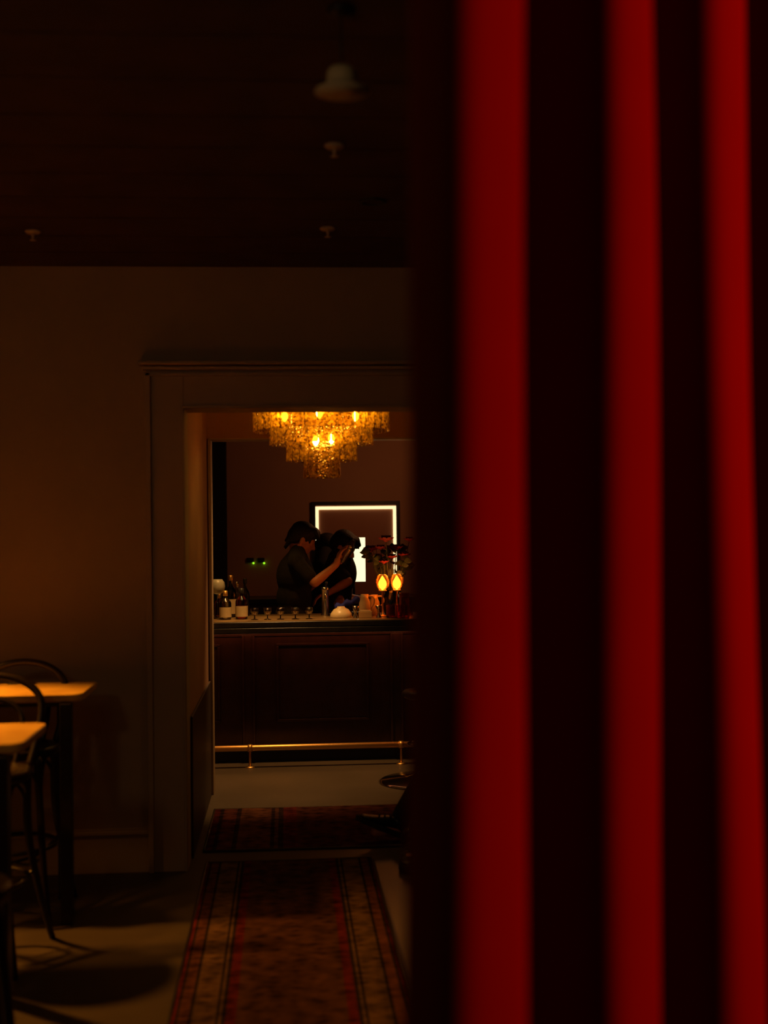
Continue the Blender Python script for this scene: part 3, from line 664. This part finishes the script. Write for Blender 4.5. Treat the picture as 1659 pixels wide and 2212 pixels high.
def person(loc, rz, label, lean, hd, pitch, arms, tee, style, legs=None, hyaw=0.0, sc=1.0, hip=None, bulk=0.0):
    """local: +X forward, +Y left. lean = chest/neck forward shift, hd = head centre"""
    root = thing('person', label, 'person', loc, rz); root.scale = (sc,)*3
    V = Vector
    hip = V(hip) if hip else V((0, 0, 0.95))
    neck = V((lean, 0, 1.47)) + (hip - V((0,0,0.95))); chest = (hip*0.38 + neck*0.62) + V((0.01, 0, 0)); waist = hip*0.7 + neck*0.3
    hdc = V(hd); R = Matrix.Rotation(hyaw, 3, 'Z') @ Matrix.Rotation(pitch, 3, 'Y')
    if legs is None:
        legs = []
        for s in (-1, 1): legs.append((hip + V((0, s*0.09, -0.03)), V((0.03, s*0.11, 0.50)), V((-0.02, s*0.12, 0.085)), V((1, s*0.15, 0)), 0.0))
    def torso(b, g):
        ball(b, hip, (0.115+g+bulk, 0.165+g, 0.12+g)); ball(b, waist, (0.110+g+bulk, 0.145+g, 0.14+g)); ball(b, chest - V((bulk*0.7, 0, 0)), (0.120+g+bulk, 0.170+g, 0.17+g))
        ball(b, neck - V((0.01, 0, 0.08)), (0.085+g, 0.155+g, 0.075+g))
        for s in (-1, 1): cap(b, neck + V((0, s*0.04, -0.02)), arms[s][0], 0.052+g, 0.056+g)
    b = B(); torso(b, 0.0)
    cap(b, neck - V((0,0,0.05)), hdc + R @ V((-0.03, 0, -0.06)), 0.056, 0.052)
    head(b, hdc, R)
    for s in (-1, 1):
        sh, el, wr, hdir, pn, curl = arms[s]
        sh, el, wr = V(sh), V(el), V(wr)
        cap(b, sh, el, 0.048, 0.037); mid = el + (wr-el)*0.3; cap(b, el, mid, 0.037, 0.036); cap(b, mid, wr, 0.036, 0.024)
        hand(b, wr, V(hdir), V(pn), curl=curl, side=s)
    for h, k, an, fd, fp in legs:
        cap(b, h, k, 0.078, 0.052); cap(b, k, k+(an-k)*0.35, 0.052, 0.050); cap(b, k+(an-k)*0.35, an, 0.050, 0.034)
        f = V(fd).normalized(); cap(b, an - V((0,0,0.03)), an + f*0.12 - V((0,0,0.05)), 0.034, 0.028)
    obj('body', b, M['skin'], root, remesh=0.0065)
    b = B(); torso(b, 0.012)
    for s in (-1, 1):
        sh, el = V(arms[s][0]), V(arms[s][1]); cap(b, sh, sh + (el-sh)*0.72, 0.062, 0.058)
    cap(b, neck - V((0,0,0.05)), neck + (hdc-neck)*0.10, 0.074, 0.064)
    obj('t_shirt', b, tee, root, remesh=0.011)
    b = B(); ball(b, hip - V((0,0,0.02)), (0.132, 0.180, 0.12))
    for h, k, an, fd, fp in legs:
        cap(b, h, k, 0.092, 0.066); cap(b, k, an + (k-an).normalized()*0.02, 0.066, 0.052)
    obj('trousers', b, M['trousers'], root, remesh=0.014)
    b = B(); hairdo(b, hdc, R, style); obj('hair', b, M['hair'], root, remesh=0.007)
    for h, k, an, fd, fp in legs:
        f = V(fd).normalized(); RR = Matrix.Rotation(math.atan2(f.y, f.x), 3, 'Z') @ Matrix.Rotation(-fp, 3, 'Y'); base = an - V((0,0,0.085)) if fp == 0 else an - RR @ V((0,0,0.075))
        def Q(x, y, z): return base + RR @ V((x, y, z))
        sb = B()
        rings = []
        for x, wdt, hgt in ((-0.075, 0.024, 0.045), (-0.06, 0.036, 0.075), (0.0, 0.040, 0.095), (0.05, 0.043, 0.085), (0.10, 0.047, 0.065), (0.15, 0.046, 0.05), (0.185, 0.036, 0.042), (0.205, 0.016, 0.03)):
            rings.append([Q(x, wdt*math.cos(2*PI*i/16), 0.022 + (hgt-0.022)*(0.5+0.5*math.sin(2*PI*i/16))) for i in range(16)])
        loft(sb, rings); cap(sb, Q(0, 0, 0.07), Q(-0.008, 0, 0.115), 0.044, 0.046)
        so = obj('shoe', sb, M['shoe'], root, remesh=0.006)
        sb = B(); rings = []
        for x, wdt in ((-0.082, 0.022), (-0.065, 0.038), (0.0, 0.042), (0.10, 0.050), (0.16, 0.047), (0.195, 0.036), (0.215, 0.014)):
            rings.append([Q(x, yy_, zz_) for yy_, zz_ in ((-wdt, 0.0), (wdt, 0.0), (wdt, 0.026), (-wdt, 0.026))])
        loft(sb, rings); obj('sole', sb, M['rubber'], so, False)
        sb = B()
        for j in range(4):
            x = 0.02 + 0.027*j; z = 0.098 - 0.012*j
            tube(sb, smoothpath([Q(x, -0.032, z-0.014), Q(x+0.006, 0, z+0.008), Q(x+0.012, 0.032, z-0.014)], 4), 0.0045, 6)
        tube(sb, smoothpath([Q(0.02, 0, 0.106), Q(0.0, 0.03, 0.122), Q(0.015, 0.045, 0.10), Q(0.02, 0.0, 0.106)], 5), 0.003, 6)
        obj('laces', sb, M['rubber'], so)
    return root

V = Vector
# bartender in profile (faces +X)
yb = Y_BAR + 0.95
pb = on_y(632, 1330, yb)
pxm = 1.0/((on_y(737, 1200, yb)-on_y(637, 1200, yb)).x/100)   # px per metre
def lz(py, y=yb, px=660): return on_y(px, py, y).z
def lx(px, y=yb): return on_y(px, 1200, y).x - pb.x
arms = {
 -1: (V((0.03, -0.185, lz(1213))), V((lx(678), -0.27, lz(1256))), V((lx(724), -0.24, lz(1219))), (0.28, 0.02, 1), (0.8, 0.2, -0.1), 0.55),
  1: (V((0.03, 0.185, lz(1213))), V((0.12, 0.28, lz(1275))), V((lx(718), 0.05, lz(1230))), (0.5, -0.3, 1), (0.8, -0.3, -0.1), 0.5)}
person((pb.x, yb, 0), 0.0, 'person in a dark t-shirt shaking a drink, head bowed in profile behind the bar', 0.045,
       (lx(655), 0, lz(1166)), 0.50, arms, M['tee'], 0, bulk=0.018)
# shaker held in the raised hand
p = on_y(736, 1200, yb)
r = thing('cocktail_shaker', 'steel cocktail shaker held up in the bowed bartender\'s hands', 'cocktail shaker', (p.x, yb-0.16, p.z-0.05)); r.rotation_euler = (0, 0.5, 0)
b = B(); lathe(b, [(0.024, 0), (0.028, 0.004), (0.038, 0.11), (0.039, 0.115), (0.037, 0.12)], n=20); obj('tin', b, M['steel'], r)
b = B(); lathe(b, [(0.037, 0.118), (0.030, 0.150), (0.018, 0.165), (0.016, 0.185), (0.010, 0.192)], n=20); obj('lid', b, M['steel'], r)

# second person, behind, in black, facing right
y2 = Y_BAR + 2.0
q = on_y(700, 1330, y2)
def z2(py): return on_y(710, py, y2).z
arms = {s: (V((0.03, s*0.18, z2(1222))), V((0.10, s*0.25, z2(1290))), V((0.30, s*0.15, z2(1296))), (1, -s*0.3, 0), (0.1, -s*0.6, -0.8), 0.5) for s in (-1, 1)}
person((q.x, y2, 0), -0.2, 'person in black standing between two colleagues, dark hair and cheek turned away', 0.03, (0.045, 0, z2(1187)), 0.35, arms, M['tee_black'], 1)
# third person, working at the counter, facing camera and turned right
y3 = Y_BAR + 1.48
q3 = on_y(724, 1330, y3)
def z3(py): return on_y(750, py, y3).z
Rz = -0.35
def loc3(px, y, py):   # pixel at depth y -> local of person 3
    p = on_y(px, py, y) - V((q3.x, y3, 0)); return Matrix.Rotation(-Rz, 3, 'Z') @ p
arms = {
 -1: (loc3(722, y3-0.17, 1226), loc3(752, y3-0.26, 1256), loc3(712, y3-0.34, 1280), (-0.8, -0.5, -0.3), (0.1, 0.0, -1), 0.6),
  1: (loc3(730, y3+0.17, 1224), loc3(748, y3+0.12, 1272), loc3(735, y3-0.12, 1290), (0.3, -1.0, -0.35), (0.2, 0.0, -1), 0.6)}
h3 = loc3(743, y3-0.05, 1182)
person((q3.x, y3, 0), Rz, 'person in black leaning over the bar mixing, lowered face lit beside the bright screen', 0.06, h3, 0.55, arms, M['tee_black'], 1, hyaw=-0.1)

# seated person, mostly hidden by the curtain, one heel on the passage floor
ys = on_z(868, 1838).y
hx_ = on_z(868, 1838).x
sx0 = hx_ + 0.62
# local +X forward = world -X
def L4(x, y, z): return V((sx0 - x, ys - y, z))
hipz = 0.66
legs = [(V((0.0, -0.09, hipz)), V((0.34, -0.10, 0.56)), V((0.62, -0.06, 0.115)), V((1, 0.12, 0)), 0.42),
        (V((0.0, 0.09, hipz)), V((0.30, 0.22, 0.56)), V((0.60, 0.34, 0.097)), V((0.15, 1, 0)), 0.0)]
arms = {s: (V((0.02, s*0.185, 1.14)), V((0.08, s*0.23, 0.86)), V((0.27, s*0.15, 0.74)), (1, 0, -0.2), (0, -s*0.2, -1), 0.3) for s in (-1, 1)}
person((sx0, ys+0.1, 0), PI, 'seated person in the lobby, mostly hidden, black lace-up shoe stretched out past the curtain edge', 0.02,
       (0.04, 0, 1.34), 0.1, arms, M['tee_black'], 1, legs=legs, hip=(0, 0, 0.69))

# ------------------------------------------------------------------ chrome pedestal stools
def pedestal(p, label):
    r = thing('pedestal_stool', label, 'bar stool', p, 0, 'chrome pedestal stools beyond the curtain edge')
    b = B(); lathe(b, [(0.305, 0.0), (0.310, 0.006), (0.290, 0.016), (0.13, 0.032), (0.05, 0.055), (0.030, 0.075)], n=48); obj('base', b, M['chrome'], r)
    b = B(); tube(b, [(0,0,0.06), (0,0,0.53)], 0.025, 16); obj('column', b, M['chrome'], r)
    b = B(); lathe(b, [(0.12, 0.53), (0.15, 0.545), (0.155, 0.57), (0.14, 0.585), (0.02, 0.588)], n=36); obj('seat', b, M['shoe'], r)
    b = B(); tube(b, [(0.12*math.cos(2*PI*k/32), 0.12*math.sin(2*PI*k/32)-0.05, 0.25) for k in range(32)], 0.009, 8, True); tube(b, [(0,0,0.25), (0,-0.17,0.25)], 0.008, 8); obj('foot_ring', b, M['chrome'], r)
    return r
pc = on_z(922, 1688)
s1 = pedestal((pc.x, pc.y, 0), 'stool with shiny chrome disc base on the lit floor before the bar')
dup(s1, (sx0+0.0, ys+0.1, 0), 0, 'round stool under the seated person in the lobby')

# ------------------------------------------------------------------ things on the bar
def at(px, dy): 
    p = on_y(px, 1335, YF+dy); return (p.x, YF+dy, ZC)
def mpx(dy): return (on_y(700, 1335, YF+dy)-on_y(600, 1335, YF+dy)).x/100
def bottle(px, dy, label, h, rad, m, capm, lab=True, neck=0.30):
    r = thing('bottle', label, 'bottle', at(px, dy), 0, 'bottles on the bar')
    hb = h*(1-neck)
    b = B(); lathe(b, [(rad*0.8, 0), (rad, 0.006), (rad, hb*0.82), (rad*0.85, hb*0.93), (rad*0.42, hb*1.06), (rad*0.34, hb*1.15), (rad*0.34, h-0.02), (rad*0.38, h-0.012), (rad*0.36, h-0.01)], n=24); obj('glass_body', b, m, r)
    if lab:
        b = B(); n = 20
        loft(b, [[V(((rad+0.0012)*math.cos(2*PI*k/n), (rad+0.0012)*math.sin(2*PI*k/n), z)) for k in range(n)] for z in (hb*0.12, hb*0.62)], False); obj('paper_label', b, M['paper'], r)
    b = B(); lathe(b, [(rad*0.40, h-0.035), (rad*0.42, h-0.033), (rad*0.42, h), (rad*0.3, h+0.003)], n=16); obj('bottle_cap', b, capm, r)
    return r
bottle(487, 0.10, 'squat clear bottle with cream label at the left end of the bar', 0.20, 0.042, M['glass'], M['brass'])
bottle(522, 0.12, 'square shouldered bottle with cream label, second along from the doorway jamb', 0.215, 0.043, M['amber_glass'], M['black_metal'])
bottle(499, 0.35, 'tall dark bottle with gold neck rising behind the squat bottles', 0.30, 0.040, M['green_glass'], M['brass'])
bottle(512, 0.42, 'pale bottle standing behind the two labelled bottles', 0.25, 0.036, M['blue_glass'], M['steel'], False)
bottle(530, 0.50, 'slim dark bottle with black cap at the back of the left cluster', 0.27, 0.034, M['green_glass'], M['black_metal'], False)
bottle(474, 0.40, 'dark bottle by the doorway jamb under the balloon glass', 0.17, 0.038, M['amber_glass'], M['brass'], False)
def balloon(px, dy, label, h, R, parent_z=ZC):
    r = thing('balloon_glass', label, 'wine glass', at(px, dy))
    b = B(); lathe(b, [(R*0.75, 0), (R*0.7, 0.004), (0.006, 0.010), (0.004, 0.02), (0.004, h-2*R)], n=20); obj('stem', b, M['glass'], r)
    b = B(); n = 24; loft(b, [[V((rr*math.cos(2*PI*k/n), rr*math.sin(2*PI*k/n), z)) for k in range(n)] for rr, z in ((0.004, h-2*R), (R*0.6, h-1.85*R), (R*0.9, h-1.45*R), (R, h-1.0*R), (R*0.9, h-0.45*R), (R*0.62, h-0.08*R), (R*0.60, h-0.08*R), (R*0.88, h-0.45*R), (R*0.97, h-1.0*R), (R*0.87, h-1.42*R), (R*0.58, h-1.8*R))], False); obj('bowl', b, M['frosted'], r)
balloon(470, 0.20, 'large pale balloon glass on a stem at the far left of the bar', 0.285, 0.056)
# row of five little glasses
names = ['leftmost of the row of five small stemmed glasses on the bar', 'second from the left of the five small stemmed glasses', 'middle one of the five small stemmed glasses on the bar', 'fourth from the left of the five small stemmed glasses', 'rightmost of the row of five small stemmed glasses']
g0 = None
for px, nm in zip((550, 578, 606, 638, 668), names):
    if g0 is None:
        g0 = thing('coupe_glass', nm, 'glass', at(px, 0.0), 0, 'row of small glasses along the bar')
        b = B(); lathe(b, [(0.026, 0), (0.024, 0.004), (0.005, 0.008), (0.004, 0.03)], n=18); obj('stem', b, M['glass'], g0)
        b = B(); n = 20; loft(b, [[V((rr*math.cos(2*PI*k/n), rr*math.sin(2*PI*k/n), z)) for k in range(n)] for rr, z in ((0.004, 0.03), (0.018, 0.036), (0.026, 0.055), (0.027, 0.082), (0.0255, 0.082), (0.024, 0.055), (0.016, 0.038))], False); obj('bowl', b, M['glass'], g0)
        b = B(); lathe(b, [(0.003, 0.036), (0.017, 0.040), (0.0235, 0.056), (0.024, 0.072), (0.002, 0.072)], n=20); obj('drink', b, M['kraft'], g0)
    else: dup(g0, at(px, 0.0), 0, nm)
# tall tin / steel pillar
r = thing('tap_column', 'upright brushed metal drinks tap column on the bar beside the bartender', 'tap', at(703, 0.32))
b = B(); lathe(b, [(0.034, 0), (0.034, 0.01), (0.026, 0.02), (0.026, 0.185), (0.030, 0.19), (0.028, 0.205), (0.01, 0.21)], n=24); obj('column', b, M['steel'], r)
b = B(); tube(b, smoothpath([(0, -0.02, 0.16), (0, -0.07, 0.165), (0, -0.09, 0.15), (0, -0.092, 0.12)], 4), 0.009, 8); obj('spout', b, M['steel'], r)
b = B(); tube(b, [(0, 0, 0.205), (0.01, -0.02, 0.245)], [0.006, 0.011], 10); obj('lever', b, M['black_metal'], r)
# pale bowl with citrus
r = thing('ceramic_bowl', 'pale yellow bowl turned rim down on the front of the bar', 'bowl', at(737, 0.12))
b = B(); lathe(b, [(0.078, 0), (0.080, 0.003), (0.074, 0.030), (0.052, 0.058), (0.028, 0.070), (0.026, 0.078), (0.002, 0.078)], n=32); obj('bowl_shell', b, M['cream'], r)
# folded blue cloth
b = B(); 
rings = []
for i in range(13):
    x = -0.09 + 0.18*i/12; t = 0.012*math.sin(i*1.4)
    rings.append([V((x, y, z + (0.03 + 0.35*x) )) for y, z in ((-0.05, t*0.3), (0.05, t*0.3), (0.052, 0.035+t), (0.0, 0.042+t), (-0.052, 0.035+t))])
loft(b, rings)
o = obj('bar_towel', b, M['blue'], None, loc=Vector(at(750, 0.26)) + V((0, 0, 0.042))); tag(o, 'folded navy blue towel lying on the drip tray on the bar', 'towel')
r = thing('drip_tray', 'low steel tray on the bar under the blue towel', 'tray', at(748, 0.26))
b = B(); box(b, -0.10, 0.10, -0.07, 0.07, 0, 0.03); obj('tray_body', b, M['black_metal'], r, False, 0.004)
b = B(); 
for k in range(8): tube(b, [(-0.096+0.0275*k, -0.062, 0.032), (-0.11+0.0275*k, 0.062, 0.032)], 0.0025, 6)
obj('grille', b, M['steel'], r)
# tan box on the bar
r = thing('napkin_box', 'flat tan napkin box at the front of the bar below the jugs', 'box', at(789, 0.05))
b = B(); box(b, -0.045, 0.045, -0.05, 0.05, 0, 0.045); obj('box_body', b, M['kraft'], r, False, 0.003)
b = B(); box(b, -0.038, 0.038, -0.043, 0.043, 0.045, 0.052); obj('napkins', b, M['paper'], r, False, 0.001)
# cream jugs
def jug(px, dy, label, s=1.0):
    r = thing('ceramic_jug', label, 'jug', at(px, dy), 0, 'cream jugs on the bar'); r.scale = (s,)*3
    b = B(); lathe(b, [(0.034, 0), (0.040, 0.01), (0.048, 0.06), (0.044, 0.11), (0.030, 0.145), (0.032, 0.175), (0.026, 0.172), (0.02, 0.15)], n=28); obj('jug_body', b, M['cream'], r)
    b = B(); tube(b, smoothpath([(0.03, 0, 0.16), (0.07, 0, 0.155), (0.078, 0, 0.11), (0.045, 0, 0.06)], 5), 0.007, 8); obj('handle', b, M['cream'], r)
    return r
jug(788, 0.20, 'cream ceramic jug, the left of the two beside the bouquet', 0.9)
jug(809, 0.32, 'cream ceramic jug, the right of the two beside the bouquet', 0.85)
# steel jiggers / ice tongs bright bits
def jig(px, dy, label, sc=1):
    r = thing('jigger', label, 'jigger', at(px, dy), 0, 'steel jiggers on the bar')
    b = B(); lathe(b, [(0.021, 0), (0.0215, 0.002), (0.008, 0.032), (0.0075, 0.036), (0.009, 0.040), (0.024, 0.085), (0.023, 0.085), (0.006, 0.045)], n=20); obj('cup', b, M['steel'], r)
    return r
jig(768, 0.02, 'steel double jigger between the pale bowl and the tan box'); 
jig(818, 0.04, 'steel double jigger to the right of the tan box')
# rocks glasses at the right end
def tumbler(px, dy, label, m, R=0.038, h=0.09):
    r = thing('cut_glass_tumbler', label, 'glass', at(px, dy), 0, 'cut glass tumblers at the right of the bar')
    n = 16
    b = B(); loft(b, [[V((rr*(1+0.04*(k % 2))*math.cos(2*PI*k/n), rr*(1+0.04*(k % 2))*math.sin(2*PI*k/n), z)) for k in range(n)] for rr, z in ((0.001, 0), (R*0.9, 0), (R, 0.006), (R*1.03, h), (R*0.93, h), (R*0.88, 0.014), (0.001, 0.012))], False); obj('tumbler_body', b, m, r, False)
    b = B(); lathe(b, [(R*0.82, 0.015), (R*0.86, h*0.5), (0.002, h*0.5)], n=20); obj('drink', b, M['amber_glass'], r)
    return r
tumbler(846, 0.0, 'cut glass tumbler with an amber drink at the right front of the bar', M['red_glass'])
tumbler(864, -0.06, 'cut glass tumbler half hidden by the curtain edge on the bar', M['red_glass'])
tumbler(874, 0.07, 'tall cut glass behind the tumblers near the curtain edge', M['amber_glass'], 0.036, 0.17)
# tea lights on the bar
def tealight(loc, label, h=0.10, R=0.036, gm='amber_glass', e=0.6):
    r = thing('candle_holder', label, 'candle', loc, 0, 'glowing candle glasses around the bar')
    n = 24
    b = B(); loft(b, [[V((rr*math.cos(2*PI*k/n), rr*math.sin(2*PI*k/n), z)) for k in range(n)] for rr, z in ((0.001, 0), (R*0.9, 0), (R, 0.01), (R*1.05, h), (R*0.98, h), (R*0.92, 0.012), (0.001, 0.010))], False); obj('glass_cup', b, M[gm], r)
    b = B(); lathe(b, [(R*0.7, 0.013), (R*0.7, h*0.35), (0.004, h*0.35)], n=20); obj('wax', b, M['cream'], r)
    b = B(); lathe(b, [(0.002, h*0.38), (0.012, h*0.47), (0.014, h*0.56), (0.008, h*0.72), (0.001, h*0.90)], n=12); obj('flame', b, M['flame'], r)
    lamp('POINT', 'candle_light', (loc[0], loc[1], loc[2]+h*0.6), e, (1.0, 0.36, 0.06), None, 0.015)
    return r
for px, dy, nm, e in ((882, 0.24, 'candle glowing in amber glass on the bar by the curtain edge', 0.25), (874, 0.47, 'candle in amber glass at the back edge of the bar, behind the tall glasses', 0.3)):
    tealight(at(px, dy), nm, 0.11, 0.034, e=e)
def globe(px, dy, label, h=0.235, R=0.050):
    loc = at(px, dy); r = thing('candle_lamp', label, 'candle lamp', loc, 0, 'tall candle lamps among the flowers')
    b = B(); lathe(b, [(0.036, 0), (0.034, 0.005), (0.007, 0.015), (0.006, h-0.06), (0.03, h-0.052), (0.03, h-0.048), (0.002, h-0.048)], n=24); obj('stand', b, M['brass'], r)
    b = B(); n = 24; loft(b, [[V((rr*math.cos(2*PI*k/n), rr*math.sin(2*PI*k/n), z)) for k in range(n)] for rr, z in ((0.028, h-0.047), (R*0.9, h-0.02), (R, h+0.015), (R*0.8, h+0.05), (R*0.6, h+0.065))], False); obj('glass_globe', b, M['amber_glass'], r)
    b = B(); lathe(b, [(0.004, h-0.046), (0.022, h-0.03), (0.030, h-0.008), (0.027, h+0.014), (0.012, h+0.04), (0.001, h+0.056)], n=16); obj('flame', b, M['flame'], r)
    lamp('POINT', 'candle_light', (loc[0], loc[1], loc[2]+h+0.08), 0.5, (1.0, 0.36, 0.06), None, 0.02)
globe(827, 0.16, 'tall glowing candle lamp under the bouquet, the left of the pair')
globe(858, 0.20, 'tall glowing candle lamp under the bouquet, the right of the pair')

# ------------------------------------------------------------------ bouquet
def bouquet():
    base = Vector(at(845, 0.36))
    vr = thing('flower_vase', 'dark glass vase holding the red bouquet on the bar', 'vase', base)
    b = B(); lathe(b, [(0.045, 0), (0.05, 0.01), (0.062, 0.06), (0.058, 0.12), (0.04, 0.16), (0.045, 0.18), (0.04, 0.18), (0.035, 0.16)], n=28); obj('vase_body', b, M['green_glass'], vr)
    root = thing('flower_bouquet', 'bouquet of dark red blooms and leaves in the vase at the right of the bar', 'flowers', base)
    rnd = random.Random(5); y0 = base.y
    heads = [(801, 1190, 0.062), (816, 1204, 0.045), (834, 1168, 0.062), (856, 1186, 0.055), (822, 1186, 0.050), (874, 1202, 0.055), (846, 1206, 0.050), (829, 1216, 0.042), (884, 1168, 0.045), (842, 1187, 0.05), (866, 1222, 0.045)]
    for i, (px, py, R) in enumerate(heads):
        dy = rnd.uniform(-0.10, 0.10); p = on_y(px, py, y0+dy) - base
        b = B(); tube(b, smoothpath([(rnd.uniform(-.01,.01), rnd.uniform(-.01,.01), 0.05), (p.x*0.35, p.y*0.35, 0.18), (p.x*0.75, p.y*0.75, p.z*0.7), p], 5), 0.003, 6); st_ = obj('stem', b, M['stem'], root)
        b = B()
        for ring, (cnt, rr, tilt) in enumerate(((10, 1.0, 0.35), (9, 0.8, 0.8), (7, 0.55, 1.15), (5, 0.3, 1.4))):
            for k in range(cnt):
                a = 2*PI*k/cnt + ring*0.4; e = V((math.cos(a), math.sin(a), 0)); qv = V((-e.y, e.x, 0)); ln = R*rr
                c0 = p + e*ln*0.15; c1 = p + e*ln*math.cos(tilt)*0.75 + V((0,0,ln*math.sin(tilt)*0.6)); c2 = p + e*ln*math.cos(tilt)*1.05 + V((0,0,ln*math.sin(tilt)+R*0.05))
                wv = R*0.36
                v = [b.verts.new(x) for x in (c0, c1+qv*wv, c2+qv*wv*0.4, c2-qv*wv*0.4, c1-qv*wv)]
                cm = b.verts.new(c1 - V((0,0,R*0.06)))
                for u in range(5): b.faces.new((v[u], v[(u+1) % 5], cm))
        ball(b, p + V((0,0,R*0.25)), (R*0.4, R*0.4, R*0.4), u=10, v=8)
        obj('bloom', b, M['petal'], root)
    for k in range(60):
        px, py = rnd.uniform(785, 888), rnd.uniform(1178, 1262); dy = rnd.uniform(-0.12, 0.10)
        if abs(px-845) > (1275-py)*0.75+8: continue
        if px < 820 and py > 1228: continue
        p = on_y(px, py, y0+dy) - base; e = V((p.x+rnd.uniform(-.05,.05), p.y+rnd.uniform(-.05,.05), rnd.uniform(-.02,.10))).normalized()
        qv = e.cross(V((0.2,-1,0.3))).normalized(); L_ = rnd.uniform(0.06, 0.10)
        b = B(); rows = []
        for t, wq in ((0, 0.05), (0.25, 0.8), (0.5, 1), (0.75, 0.7), (1, 0.03)):
            c0 = p + e*L_*(t-0.5) - V((0,0,0.02*t*t)); h = 0.022*wq
            rows.append([b.verts.new(c0+qv*h), b.verts.new(c0 + V((0,-0.004*wq,0))), b.verts.new(c0-qv*h)])
        for r0, r1 in zip(rows, rows[1:]):
            for u in (0, 1): b.faces.new((r0[u], r0[u+1], r1[u+1], r1[u]))
        tube(b, [V((p.x*0.2, p.y*0.2, 0.17)), p*0.6 + V((0,0,0.05)), p - e*L_*0.5], 0.0015, 5)
        obj('leaf', b, M['leaf'], root)
bouquet()
